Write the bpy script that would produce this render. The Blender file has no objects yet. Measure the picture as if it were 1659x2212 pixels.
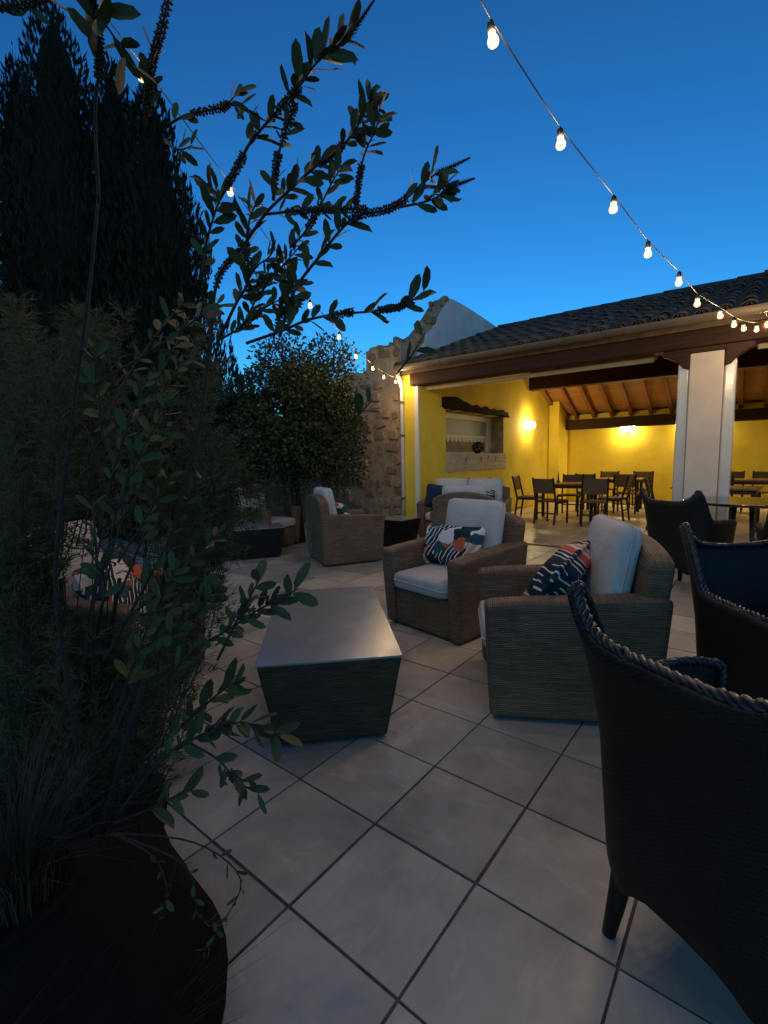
import bpy, bmesh, math, random
import numpy as np
from mathutils import Vector, Matrix, Euler, noise
rnd = random.Random(7)
sc = bpy.context.scene
COL = sc.collection
PI = math.pi
R_ = math.radians

# ---------------------------------------------------------------- camera
# world axes: X along the porch front, Y into the porch, Z up; camera at the origin, 1.296 m high
FPX, PITCH, ROLL, YAW, CH = 1024.64, 0.109234, -0.018395, 0.670396, 1.29613
cam = bpy.data.objects.new('camera', bpy.data.cameras.new('camera'))
COL.objects.link(cam); sc.camera = cam
cam.data.sensor_fit = 'HORIZONTAL'; cam.data.sensor_width = 36.0
cam.data.lens = 36.0 * FPX / 1659.0
cam.data.clip_start = 0.05; cam.data.clip_end = 2000.0
_cp, _sp, _ct, _st, _cr, _sr = (math.cos(PITCH), math.sin(PITCH), math.cos(YAW), math.sin(YAW), math.cos(ROLL), math.sin(ROLL))
def _rot(v): return Vector((_ct*v[0]-_st*v[1], _st*v[0]+_ct*v[1], v[2]))
FWD = _rot((0, _cp, -_sp)); _ri = _rot((1, 0, 0)); _up = _rot((0, _sp, _cp))
RGT = _cr*_ri + _sr*_up; UPV = -_sr*_ri + _cr*_up
CAM = Vector((0, 0, CH))
cam.matrix_world = Matrix(((RGT.x, UPV.x, -FWD.x, 0), (RGT.y, UPV.y, -FWD.y, 0), (RGT.z, UPV.z, -FWD.z, CH), (0, 0, 0, 1)))
def ray(x, y): return FWD + RGT*((x-829.5)/FPX) - UPV*((y-1106)/FPX)       # photo pixel (1659 wide) -> direction
def at(x, y, depth): return CAM + ray(x, y)*depth
def onz(x, y, z=0.0): d = ray(x, y); return CAM + d*((z-CH)/d.z)

# ---------------------------------------------------------------- dusk sky
w = bpy.data.worlds.new('World'); sc.world = w; w.use_nodes = True
nt = w.node_tree; bg = nt.nodes['Background']
sky = nt.nodes.new('ShaderNodeTexSky'); sky.sky_type = 'NISHITA'; sky.sun_disc = False
sky.sun_elevation = R_(5); sky.sun_rotation = R_(150); sky.air_density = 1.0; sky.dust_density = 0.0; sky.ozone_density = 6.0
mul = nt.nodes.new('ShaderNodeMix'); mul.data_type = 'RGBA'; mul.blend_type = 'MULTIPLY'; mul.inputs[0].default_value = 1.0
mul.inputs[7].default_value = (5.8, 3.45, 2.07, 1)
gam = nt.nodes.new('ShaderNodeGamma'); gam.inputs[1].default_value = 1.4
nt.links.new(sky.outputs[0], gam.inputs[0]); nt.links.new(gam.outputs[0], mul.inputs[6]); nt.links.new(mul.outputs[2], bg.inputs[0])
bg.inputs[1].default_value = 0.1
vs = sc.view_settings
vs.view_transform = 'Standard'; vs.look = 'None'; vs.gamma = 1.0; vs.use_curve_mapping = False; vs.exposure = 0.0
sc.cycles.use_denoising = True
sc.cycles.sample_clamp_indirect = 4.0
sc.cycles.max_bounces = 8; sc.cycles.diffuse_bounces = 4; sc.cycles.glossy_bounces = 3; sc.cycles.transparent_max_bounces = 8
BULB_W = 7.6
LAMP_L = 175.0

# ---------------------------------------------------------------- materials
class N:
    def __init__(s, name):
        s.m = bpy.data.materials.new(name); s.m.use_nodes = True; s.t = s.m.node_tree
        s.b = s.t.nodes['Principled BSDF']
    def n(s, typ, **kw):
        nd = s.t.nodes.new(typ)
        for k, v in kw.items(): setattr(nd, k, v)
        return nd
    def l(s, a, b): s.t.links.new(a, b)
    def math(s, op, a, b=None):
        nd = s.n('ShaderNodeMath', operation=op)
        for i, v in enumerate((a, b)):
            if v is None: continue
            if isinstance(v, (int, float)): nd.inputs[i].default_value = v
            else: s.l(v, nd.inputs[i])
        return nd.outputs[0]
    def ramp(s, fac, stops, interp='LINEAR'):
        nd = s.n('ShaderNodeValToRGB'); cr = nd.color_ramp; cr.interpolation = interp
        while len(cr.elements) < len(stops): cr.elements.new(0.5)
        for e, (p, c) in zip(cr.elements, stops): e.position = p; e.color = (*c, 1) if len(c) == 3 else c
        s.l(fac, nd.inputs[0]); return nd.outputs[0]
    def noise(s, vec, scale, detail=4, rough=0.55, dist=0.0):
        nd = s.n('ShaderNodeTexNoise'); nd.inputs['Scale'].default_value = scale; nd.inputs['Detail'].default_value = detail
        nd.inputs['Roughness'].default_value = rough; nd.inputs['Distortion'].default_value = dist
        if vec is not None: s.l(vec, nd.inputs['Vector'])
        return nd.outputs['Fac']
    def obj(s): return s.n('ShaderNodeTexCoord').outputs['Object']
    def uv(s): return s.n('ShaderNodeTexCoord').outputs['UV']
    def rand(s): return s.n('ShaderNodeObjectInfo').outputs['Random']
    def mix(s, f, a, b, mode='MIX'):
        nd = s.n('ShaderNodeMix', data_type='RGBA', blend_type=mode)
        for sock, v in ((nd.inputs[0], f), (nd.inputs[6], a), (nd.inputs[7], b)):
            if isinstance(v, (int, float)): sock.default_value = v
            elif isinstance(v, tuple): sock.default_value = (*v, 1)
            else: s.l(v, sock)
        return nd.outputs[2]
    def col(s, v):
        if isinstance(v, tuple): s.b.inputs['Base Color'].default_value = (*v, 1)
        else: s.l(v, s.b.inputs['Base Color'])
    def rough(s, v):
        if isinstance(v, (int, float)): s.b.inputs['Roughness'].default_value = v
        else: s.l(v, s.b.inputs['Roughness'])
    def bump(s, h, strength=0.4, dist=0.01):
        nd = s.n('ShaderNodeBump'); nd.inputs['Strength'].default_value = strength; nd.inputs['Distance'].default_value = dist
        s.l(h, nd.inputs['Height']); s.l(nd.outputs[0], s.b.inputs['Normal'])
    def spec(s, v): s.b.inputs['Specular IOR Level'].default_value = v

def mottled(name, c1, c2, scale=6, rough=0.8, bump=0.3, bdist=0.01, bscale=None, spec=0.4, rand=0.0):
    m = N(name); o = m.obj()
    f = m.noise(o, scale, 6, 0.6)
    c = m.ramp(f, ((0.3, c1), (0.7, c2)))
    if rand:
        r = m.ramp(m.rand(), ((0, (1-rand,)*3), (1, (1+rand,)*3)))
        c = m.mix(1.0, c, r, 'MULTIPLY')
    m.col(c); m.rough(rough); m.spec(spec)
    if bump: m.bump(m.noise(o, bscale or scale*6, 5, 0.6), bump, bdist)
    return m.m

def weave(name, dark, mid, light, p, q, rough=0.5, bstr=0.8, bd=0.004, amp=0.42):
    m = N(name); u = m.uv(); sx = m.n('ShaderNodeSeparateXYZ'); m.l(u, sx.inputs[0])
    wob = m.math('MULTIPLY', m.math('SUBTRACT', m.noise(m.obj(), 9, 3), 0.5), 0.022)
    vv = m.math('DIVIDE', m.math('ADD', sx.outputs[1], wob), p); row = m.math('FLOOR', vv); fv = m.math('FRACT', vv)
    hb = m.math('SINE', m.math('MULTIPLY', fv, PI))
    uu = m.math('ADD', m.math('DIVIDE', sx.outputs[0], q), m.math('MULTIPLY', row, 0.5))
    ho = m.math('ADD', m.math('MULTIPLY', m.math('SINE', m.math('MULTIPLY', uu, 2*PI)), amp), 1-amp)
    h = m.math('MULTIPLY', hb, ho)
    cv = m.n('ShaderNodeCombineXYZ'); m.l(row, cv.inputs[1]); m.l(m.math('FLOOR', m.math('MULTIPLY', uu, 0.6)), cv.inputs[0])
    wn = m.n('ShaderNodeTexWhiteNoise', noise_dimensions='2D'); m.l(cv.outputs[0], wn.inputs['Vector'])
    tone = m.ramp(wn.outputs[0], ((0, mid), (1, light)))
    big = m.ramp(m.noise(m.obj(), 3.5, 4, 0.6), ((0.3, (0.72, 0.72, 0.72)), (0.7, (1.15, 1.12, 1.08))))
    c = m.mix(m.ramp(h, ((0.08, (0, 0, 0)), (0.5, (1, 1, 1)))), dark, m.mix(1.0, tone, big, 'MULTIPLY'))
    m.col(c); m.rough(rough); m.spec(0.25); m.bump(h, bstr, bd); return m.m

def glow(name, col, st, base=(0.9, 0.8, 0.6)):
    m = N(name); m.b.inputs['Emission Color'].default_value = (*col, 1); m.b.inputs['Emission Strength'].default_value = st
    m.col(base); m.spec(0.0 if base[0] == 0 else 0.4); return m.m

def tile_mat(name, a, b, vein, rough=0.42):
    m = N(name); o = m.obj(); r = m.rand()
    off = m.n('ShaderNodeVectorMath', operation='ADD'); m.l(o, off.inputs[0])
    cx = m.n('ShaderNodeCombineXYZ'); m.l(m.math('MULTIPLY', r, 37.0), cx.inputs[0]); m.l(m.math('MULTIPLY', r, 91.0), cx.inputs[1]); m.l(cx.outputs[0], off.inputs[1])
    rt = m.n('ShaderNodeVectorRotate', rotation_type='Z_AXIS'); m.l(off.outputs[0], rt.inputs['Vector']); m.l(m.math('MULTIPLY', m.math('FLOOR', m.math('MULTIPLY', r, 4.0)), PI/2), rt.inputs['Angle'])
    v = rt.outputs[0]
    base = m.ramp(m.noise(v, 3.0, 6, 0.6, 0.6), ((0.3, a), (0.7, b)))
    mp = m.n('ShaderNodeMapping'); m.l(v, mp.inputs[0]); mp.inputs['Scale'].default_value = (2.0, 6.0, 1)
    vn = m.ramp(m.noise(mp.outputs[0], 1.6, 5, 0.6, 1.6), ((0.56, (0, 0, 0)), (0.74, (0.5,)*3)))
    c = m.mix(vn, base, vein)
    c = m.mix(1.0, c, m.ramp(r, ((0, (0.70, 0.71, 0.73)), (0.35, (0.93, 0.91, 0.88)), (0.7, (1.02, 1.0, 0.97)), (1, (1.18, 1.16, 1.12)))), 'MULTIPLY')
    wp = m.n('ShaderNodeNewGeometry').outputs['Position']          # foot traffic and rain stains run across the joints
    st = m.ramp(m.noise(wp, 1.3, 6, 0.65, 0.4), ((0.30, (0.60, 0.585, 0.55)), (0.48, (0.92, 0.915, 0.90)), (0.65, (1.06, 1.06, 1.06))))
    c = m.mix(1.0, c, st, 'MULTIPLY')
    m.col(c); m.rough(m.ramp(m.noise(v, 14, 4), ((0.3, (rough-.08,)*3), (0.7, (rough+.14,)*3)))); m.bump(m.noise(v, 60, 4), 0.10, 0.003); return m.m

def print_mat(name, off):
    m = N(name); o = m.obj()
    mp = m.n('ShaderNodeMapping'); m.l(o, mp.inputs[0]); mp.inputs['Location'].default_value = off; mp.inputs['Rotation'].default_value = (0, 0, 0.5+off[0])
    mp.inputs['Scale'].default_value = (1, 1, 0.0)
    nz = m.n('ShaderNodeTexNoise'); nz.inputs['Scale'].default_value = 7; m.l(mp.outputs[0], nz.inputs['Vector'])
    ad = m.mix(0.16, mp.outputs[0], nz.outputs['Color'], 'ADD')
    vo = m.n('ShaderNodeTexVoronoi'); vo.inputs['Scale'].default_value = 9.0; m.l(ad, vo.inputs['Vector'])
    sp = m.n('ShaderNodeSeparateColor'); m.l(vo.outputs['Color'], sp.inputs[0])
    base = m.ramp(sp.outputs[0], ((0, (0.012, 0.03, 0.035)), (0.30, (0.62, 0.60, 0.56)), (0.42, (0.02, 0.075, 0.075)), (0.62, (0.45, 0.10, 0.045)), (0.74, (0.015, 0.02, 0.04)), (0.88, (0.55, 0.30, 0.22))), 'CONSTANT')
    wv = m.n('ShaderNodeTexWave', wave_type='BANDS'); wv.inputs['Scale'].default_value = 9; wv.inputs['Distortion'].default_value = 5; wv.inputs['Detail'].default_value = 1.0; wv.inputs['Detail Scale'].default_value = 1.2
    m.l(mp.outputs[0], wv.inputs['Vector'])
    stripe = m.ramp(wv.outputs['Fac'], ((0.83, (0, 0, 0)), (0.86, (1, 1, 1))), 'CONSTANT')
    msk = m.math('MULTIPLY', stripe, m.ramp(sp.outputs[1], ((0, (0, 0, 0)), (0.45, (1, 1, 1))), 'CONSTANT'))
    c = m.mix(msk, base, (0.66, 0.64, 0.6))
    m.col(c); m.rough(0.9); m.spec(0.2); m.bump(m.noise(o, 350, 2), 0.15, 0.002); return m.m

M = {}
M['tile'] = tile_mat('terrace_tile', (0.355, 0.335, 0.265), (0.48, 0.455, 0.37), (0.60, 0.575, 0.49))
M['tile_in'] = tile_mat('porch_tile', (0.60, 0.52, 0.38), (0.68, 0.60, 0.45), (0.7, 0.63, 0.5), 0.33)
M['grout'] = mottled('grout', (0.045, 0.043, 0.032), (0.14, 0.128, 0.095), 20, 0.95, 0.3)
M['soil_ground'] = mottled('garden_ground', (0.03, 0.03, 0.02), (0.06, 0.055, 0.035), 4, 1.0, 0.4, 0.02)
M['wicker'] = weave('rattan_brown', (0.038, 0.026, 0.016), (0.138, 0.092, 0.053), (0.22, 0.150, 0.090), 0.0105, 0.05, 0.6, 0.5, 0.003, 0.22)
M['wicker_dark'] = weave('rattan_black', (0.004, 0.003, 0.003), (0.012, 0.0095, 0.009), (0.021, 0.0165, 0.015), 0.006, 0.018, 0.5, 0.6, 0.002)
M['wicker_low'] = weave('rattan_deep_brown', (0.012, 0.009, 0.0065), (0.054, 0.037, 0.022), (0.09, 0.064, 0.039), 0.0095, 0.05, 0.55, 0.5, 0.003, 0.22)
M['rope'] = mottled('rattan_braid', (0.012, 0.011, 0.013), (0.035, 0.032, 0.034), 40, 0.33, 0.2, 0.002)
def cushion_mat(name, a, b):
    m = N(name); o = m.obj(); m.col(m.ramp(m.noise(o, 5, 5, 0.6), ((0.3, a), (0.7, b)))); m.rough(0.95); m.spec(0.2)
    hh = m.math('ADD', m.math('MULTIPLY', m.noise(o, 6, 5, 0.5, 1.4), 1.6), m.math('MULTIPLY', m.noise(o, 300, 2), 0.12)); m.bump(hh, 0.35, 0.02); return m.m
M['cushion'] = cushion_mat('grey_cushion', (0.40, 0.392, 0.365), (0.48, 0.47, 0.44))
M['navy'] = mottled('navy_cloth', (0.012, 0.02, 0.045), (0.02, 0.03, 0.06), 8, 0.95, 0.2, 0.003, 200)
M['print_a'] = print_mat('leaf_print_a', (0.0, 0.0, 0.0))
M['print_b'] = print_mat('leaf_print_b', (0.35, 0.8, 0.0))
M['print_c'] = print_mat('leaf_print_c', (1.35, 0.2, 0.0))
g = N('table_glass'); g.col(g.ramp(g.noise(g.obj(), 5, 4), ((0.3, (0.19, 0.212, 0.206)), (0.7, (0.205, 0.228, 0.222))))); g.rough(g.ramp(g.noise(g.obj(), 9, 5, 0.7), ((0.35, (0.20,)*3), (0.7, (0.27,)*3)))); g.spec(0.6); M['glass_top'] = g.m
M['yellow'] = mottled('yellow_render', (0.62, 0.46, 0.04), (0.80, 0.61, 0.06), 1.7, 0.85, 0.5, 0.008, 14)
M['white_paint'] = mottled('white_paint', (0.62, 0.60, 0.55), (0.72, 0.69, 0.63), 5, 0.6, 0.15, 0.004)
M['pillar'] = mottled('pillar_render', (0.50, 0.42, 0.32), (0.60, 0.51, 0.40), 3, 0.8, 0.25, 0.005, 25)
M['gloss_white'] = mottled('clear_blind_white', (0.46, 0.43, 0.38), (0.54, 0.51, 0.45), 3, 0.16, 0.2, 0.012, 9, spec=0.6)
M['gable'] = mottled('grey_render', (0.50, 0.50, 0.50), (0.66, 0.65, 0.64), 2.5, 0.95, 0.4, 0.01, 12)
M['stone'] = mottled('rubble_stone', (0.19, 0.13, 0.075), (0.40, 0.29, 0.175), 7, 0.95, 0.6, 0.012, 22, rand=0.38)
M['mortar'] = mottled('lime_mortar', (0.27, 0.205, 0.125), (0.42, 0.335, 0.22), 9, 1.0, 0.6, 0.02, 30)
M['sill_stone'] = mottled('cut_stone', (0.36, 0.31, 0.235), (0.46, 0.41, 0.33), 6, 0.9, 0.4, 0.008, 25)
def wood(name, a, b, rough=0.6, rand=0.15, sc_=(0.6, 9, 9)):
    m = N(name); mp = m.n('ShaderNodeMapping'); m.l(m.obj(), mp.inputs[0]); mp.inputs['Scale'].default_value = sc_
    f = m.noise(mp.outputs[0], 3.0, 6, 0.65, 0.6)
    c = m.mix(1.0, m.ramp(f, ((0.3, a), (0.7, b))), m.ramp(m.rand(), ((0, (1-rand,)*3), (1, (1+rand,)*3))), 'MULTIPLY')
    m.col(c); m.rough(rough); m.spec(0.18); m.bump(f, 0.25, 0.006); return m.m
M['beam'] = wood('dark_beam', (0.020, 0.0075, 0.004), (0.050, 0.018, 0.0085))
M['lintel'] = mottled('charred_timber', (0.010, 0.005, 0.003), (0.026, 0.013, 0.007), 9, 0.95, 0.7, 0.02, 30, spec=0.1)
M['rail'] = mottled('pale_rail', (0.26, 0.225, 0.17), (0.36, 0.32, 0.25), 6, 0.7, 0.1)  # pale mottled tone, the same along the whole rail
M['plank'] = wood('ceiling_plank', (0.25, 0.118, 0.04), (0.38, 0.19, 0.07), 0.6, 0.2)
M['rafter'] = wood('rafter_wood', (0.16, 0.065, 0.02), (0.26, 0.11, 0.035), 0.6, 0.15, (9, 0.6, 9))
M['chair_wood'] = wood('chair_wood', (0.030, 0.013, 0.007), (0.065, 0.028, 0.013), 0.45, 0.2, (9, 9, 1))
M['sling'] = mottled('chair_sling', (0.10, 0.065, 0.032), (0.15, 0.10, 0.05), 10, 0.8, 0.2, 0.002, 200)
M['table_wood'] = wood('table_wood', (0.20, 0.11, 0.045), (0.32, 0.19, 0.085), 0.3, 0.1)
M['dark_gloss'] = mottled('dark_laminate', (0.015, 0.014, 0.013), (0.025, 0.022, 0.02), 6, 0.16, 0.0, spec=0.8)
M['gutter'] = mottled('zinc_gutter', (0.075, 0.06, 0.043), (0.12, 0.097, 0.07), 4, 0.5, 0.1, 0.003)
M['rooftile'] = mottled('clay_tile', (0.05, 0.042, 0.036), (0.115, 0.09, 0.068), 7, 0.95, 0.5, 0.008, 30, rand=0.3)
M['metal'] = mottled('dark_metal', (0.02, 0.019, 0.018), (0.04, 0.036, 0.032), 12, 0.5, 0.1)
M['cable'] = mottled('black_cable', (0.006, 0.006, 0.006), (0.012, 0.012, 0.012), 20, 0.5, 0.0)
M['frost'] = mottled('blind_fabric', (0.28, 0.29, 0.31), (0.34, 0.35, 0.37), 3, 0.5, 0.05)
g = N('window_pane'); g.col((0.02, 0.022, 0.025)); g.rough(0.04); g.spec(0.9); M['pane'] = g.m
M['bulb'] = glow('bulb_light', (1.0, 0.66, 0.30), 3.0, (0, 0, 0))
M['lamp'] = glow('lamp_light', (1.0, 0.76, 0.36), LAMP_L)
def leafmat(name, a, b, rough=0.5, trans=0.15, spec=0.4):
    m = N(name); r = m.rand(); f = m.noise(m.obj(), 9, 3)
    c = m.mix(m.math('MULTIPLY', m.math('ADD', r, f), 0.5), a, b)
    m.col(c); m.rough(rough); m.spec(spec)
    try: m.b.inputs['Subsurface Weight'].default_value = 0.0
    except Exception: pass
    return m.m
M['leaf'] = leafmat('shrub_leaf', (0.036, 0.042, 0.015), (0.085, 0.095, 0.034), 0.55, spec=0.2)
M['leaf_red'] = leafmat('old_red_leaf', (0.16, 0.035, 0.015), (0.25, 0.06, 0.02))
M['hedge'] = leafmat('laurel_leaf', (0.018, 0.026, 0.009), (0.036, 0.050, 0.017), 0.6, spec=0.25)
M['cypress'] = leafmat('cypress_leaf', (0.010, 0.014, 0.011), (0.020, 0.026, 0.018), 0.85, spec=0.1)
M['needle'] = leafmat('needle_leaf', (0.050, 0.045, 0.022), (0.115, 0.105, 0.052), 0.8, spec=0.08)
M['grass'] = leafmat('dry_grass', (0.035, 0.028, 0.018), (0.065, 0.05, 0.03), 0.8, spec=0.2)
M['bark'] = mottled('bark', (0.018, 0.013, 0.010), (0.045, 0.033, 0.025), 30, 0.9, 0.5, 0.004, 60)
M['capsule'] = mottled('seed_capsule', (0.030, 0.020, 0.015), (0.065, 0.045, 0.034), 60, 0.85, 0.3, 0.003)
M['pot'] = mottled('dark_pot', (0.006, 0.005, 0.005), (0.013, 0.010, 0.010), 6, 0.95, 0.4, 0.006, 40, spec=0.1)
M['soil'] = mottled('soil', (0.010, 0.008, 0.006), (0.022, 0.017, 0.012), 25, 1.0, 0.8, 0.02)

# ---------------------------------------------------------------- mesh helpers
class MB:
    def __init__(s): s.v = []; s.f = []
    def add(s, vs, fs):
        o = len(s.v); s.v.extend(tuple(p) for p in vs); s.f.extend(tuple(i+o for i in q) for q in fs)
    def box(s, x0, x1, y0, y1, z0, z1):
        s.add([(x0,y0,z0),(x1,y0,z0),(x1,y1,z0),(x0,y1,z0),(x0,y0,z1),(x1,y0,z1),(x1,y1,z1),(x0,y1,z1)],
              [(0,3,2,1),(4,5,6,7),(0,1,5,4),(1,2,6,5),(2,3,7,6),(3,0,4,7)])
    def frustum(s, x0, x1, y0, y1, z0, z1, i):      # box whose foot is drawn in by i on every side
        s.add([(x0+i,y0+i,z0),(x1-i,y0+i,z0),(x1-i,y1-i,z0),(x0+i,y1-i,z0),(x0,y0,z1),(x1,y0,z1),(x1,y1,z1),(x0,y1,z1)],
              [(0,3,2,1),(4,5,6,7),(0,1,5,4),(1,2,6,5),(2,3,7,6),(3,0,4,7)])
    def prism(s, pts, a0, a1, axis):                # polygon extruded along an axis (pts in the other two, cyclic order)
        def mk(p, a): return (a, p[0], p[1]) if axis == 'x' else ((p[0], a, p[1]) if axis == 'y' else (p[0], p[1], a))
        n = len(pts); vs = [mk(p, a0) for p in pts] + [mk(p, a1) for p in pts]
        s.add(vs, [tuple(range(n))[::-1], tuple(range(n, 2*n))] + [(i, (i+1) % n, n+(i+1) % n, n+i) for i in range(n)])
    def tube(s, path, rad, n=8, caps=True, closed=False):
        P = [Vector(p) for p in path]; m = len(P)
        rs = rad if isinstance(rad, (list, tuple)) else [rad]*m
        t0 = (P[1]-P[0]).normalized(); ref = Vector((0, 0, 1)) if abs(t0.z) < 0.9 else Vector((1, 0, 0))
        nr = t0.cross(ref).normalized(); vs = []; o = len(s.v)
        for i in range(m):
            t = (P[min(i+1, m-1)] - P[max(i-1, 0)])
            if closed: t = P[(i+1) % m] - P[i-1]
            t = t.normalized() if t.length > 1e-9 else t0
            nr = (nr - t*nr.dot(t)); nr = nr.normalized() if nr.length > 1e-6 else t.orthogonal().normalized()
            bn = t.cross(nr)
            for k in range(n):
                a = 2*PI*k/n; vs.append(P[i] + (nr*math.cos(a) + bn*math.sin(a))*rs[i])
        fs = []
        for i in range(m if closed else m-1):
            j = (i+1) % m
            for k in range(n): fs.append((i*n+k, i*n+(k+1) % n, j*n+(k+1) % n, j*n+k))
        if caps and not closed: fs += [tuple(range(n))[::-1], tuple((m-1)*n+k for k in range(n))]
        s.add(vs, fs)
    def lathe(s, prof, n=16, c=(0, 0)):
        vs = [(c[0]+r*math.cos(2*PI*k/n), c[1]+r*math.sin(2*PI*k/n), z) for r, z in prof for k in range(n)]
        fs = [(i*n+k, i*n+(k+1) % n, (i+1)*n+(k+1) % n, (i+1)*n+k) for i in range(len(prof)-1) for k in range(n)]
        fs += [tuple(range(n))[::-1], tuple((len(prof)-1)*n+k for k in range(n))]
        s.add(vs, fs)
    def mesh(s, name, smooth=False, uv=True):
        me = bpy.data.meshes.new(name); me.from_pydata(s.v, [], s.f); me.update()
        if uv:
            lay = me.uv_layers.new(name='UVMap'); co = me.vertices; data = lay.data
            for p in me.polygons:
                n = p.normal; ax = max(range(3), key=lambda i: abs(n[i]))
                for li in p.loop_indices:
                    c = co[me.loops[li].vertex_index].co
                    data[li].uv = (c.y, c.z) if ax == 0 else ((c.x, c.z) if ax == 1 else (c.x, c.y))
        if smooth: me.polygons.foreach_set('use_smooth', [True]*len(me.polygons))
        return me
    def build(s, name, mat, parent=None, smooth=False, bevel=0.0, uv=True, seg=2):
        me = s.mesh(name, smooth, uv); return link(name, me, mat, parent, bevel, seg)
def link(name, me, mat, parent=None, bevel=0.0, seg=2):
    if mat is not None and not me.materials: me.materials.append(M[mat] if isinstance(mat, str) else mat)
    o = bpy.data.objects.new(name, me); COL.objects.link(o)
    if parent is not None: o.parent = parent
    if bevel:
        b = o.modifiers.new('bevel', 'BEVEL'); b.width = bevel; b.segments = seg; b.limit_method = 'ANGLE'; b.angle_limit = R_(35)
        b.harden_normals = False
    return o
def tag(o, label, cat, group=None):
    o['label'] = label; o['category'] = cat
    if group: o['group'] = group
    return o
def struct(o): o['kind'] = 'structure'; return o
def stuff(o): o['kind'] = 'stuff'; return o
def thing(name, label, cat, loc=(0, 0, 0), rz=0.0, group=None):
    o = bpy.data.objects.new(name, None); COL.objects.link(o); o.empty_display_size = 0.1
    o.location = loc; o.rotation_euler = (0, 0, rz)
    return tag(o, label, cat, group)
def copy_tree(o, parent=None):
    c = o.copy(); COL.objects.link(c); c.parent = parent
    for ch in list(o.children): copy_tree(ch, c)
    return c
def puff(w, d, h, r, n=9, crown=0.0, pinch=0.0):
    """a stuffed cushion: a rounded box with swollen faces"""
    b = MB(); idx = {}
    def vert(p):
        k = tuple(round(c, 5) for c in p)
        if k not in idx:
            x, y, z = p; ex, ey, ez = w/2-r, d/2-r, h/2-min(r, h*0.49)
            q = Vector((max(-ex, min(ex, x*w/2)), max(-ey, min(ey, y*d/2)), max(-ez, min(ez, z*h/2))))
            v = Vector((x*w/2, y*d/2, z*h/2)) - q
            rr = Vector((r, r, min(r, h*0.49)))
            v = Vector((v.x/rr.x, v.y/rr.y, v.z/rr.z))
            if v.length > 1e-6: v = v.normalized()
            q = q + Vector((v.x*rr.x, v.y*rr.y, v.z*rr.z))
            fx, fy = 1-abs(x)**2.5, 1-abs(y)**2.5
            q.z += z*crown*fx*fy
            if pinch:
                q.x *= 1 - pinch*(1-abs(y)**2)*abs(x)**3; q.y *= 1 - pinch*(1-abs(x)**2)*abs(y)**3
                q.z *= 0.25 + 0.75*min(1, (1-abs(x)**3)*(1-abs(y)**3)*1.6)
            idx[k] = len(b.v); b.v.append(tuple(q))
        return idx[k]
    L = [-1 + 2*i/n for i in range(n+1)]
    for ax in range(3):
        for sg in (-1, 1):
            for i in range(n):
                for j in range(n):
                    def P(a, c):
                        p = [0, 0, 0]; p[ax] = sg; p[(ax+1) % 3] = a; p[(ax+2) % 3] = c; return p
                    q = [vert(P(L[i], L[j])), vert(P(L[i+1], L[j])), vert(P(L[i+1], L[j+1])), vert(P(L[i], L[j+1]))]
                    b.f.append(tuple(q if sg > 0 else q[::-1]))
    return b
def facing(deg): return R_(deg+90)          # a thing's front is its local -Y; turn it towards a compass angle

# ---------------------------------------------------------------- ground and terrace
b = MB(); b.box(-300, 300, -300, 300, -0.30, -0.12)
struct(b.build('ground', 'soil_ground'))
TX, TY, TS = -0.617, 1.198, 0.40
b = MB(); b.box(-9.4, 5.0, -4.0, 6.90, -0.15, -0.004)
terrace = struct(b.build('terrace', 'grout'))
tile_meshes = []
for k in range(3):
    b = MB(); gx = 0.0026 + 0.0010*k
    h = TS/2-gx
    b.frustum(-h, h, -h, h, -0.012, 0.0, 0.0)
    b.v = [(x*(0.994 if z > -0.001 else 1), y*(0.994 if z > -0.001 else 1), z) for x, y, z in b.v]
    me = b.mesh('tile'); me.materials.append(M['tile']); tile_meshes.append(me)
cells = []
for i in range(-22, 14):
    for j in range(-13, 15):
        x, y = TX+TS*(i+0.5), TY+TS*(j+0.5)
        if y > 6.72 or y < -3.8 or x < -9.1 or x > 4.8: continue
        p = Vector((x, y, 0)) - CAM; z = p.dot(FWD)
        vis = False
        if z > 0.3:
            u, v = p.dot(RGT)/z, -p.dot(UPV)/z
            vis = abs(u) < 0.95 and v < 1.25
        cells.append((0 if vis else 1, p.length, x, y))
cells.sort()
rest = MB()
for n_, (iv, d, x, y) in enumerate(cells):
    if n_ < 290:
        o = link('tile', tile_meshes[rnd.randrange(3)], None, terrace)
        o.location = (x, y, rnd.uniform(-0.0012, 0.0012)); o.rotation_euler = (rnd.uniform(-.002, .002), rnd.uniform(-.002, .002), rnd.uniform(-.002, .002))
    else:
        hh = TS/2-0.004; rest.box(x-hh, x+hh, y-hh, y+hh, -0.012, rnd.uniform(-.001, .001))
stuff(rest.build('tiling', 'tile', terrace))
b = MB(); b.box(-4.72, 4.0, 6.91, 14.28, -0.15, -0.004)
pfl = struct(b.build('porch_floor', 'grout'))
rest = MB()
ptile = MB(); hh = 0.196; ptile.box(-hh, hh, -hh, hh, -0.01, 0); pm = ptile.mesh('tile'); pm.materials.append(M['tile_in'])
for i in range(22):
    for j in range(18):
        x, y = -4.50+0.4*i, 7.13+0.4*j
        if y > 14.1 or x > 3.8: continue
        if x < -0.2 and y < 12.0: o = link('tile', pm, None, pfl); o.location = (x, y, 0)
        else: rest.box(x-hh, x+hh, y-hh, y+hh, -0.01, 0)
stuff(rest.build('tiling', 'tile_in', pfl))

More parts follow.
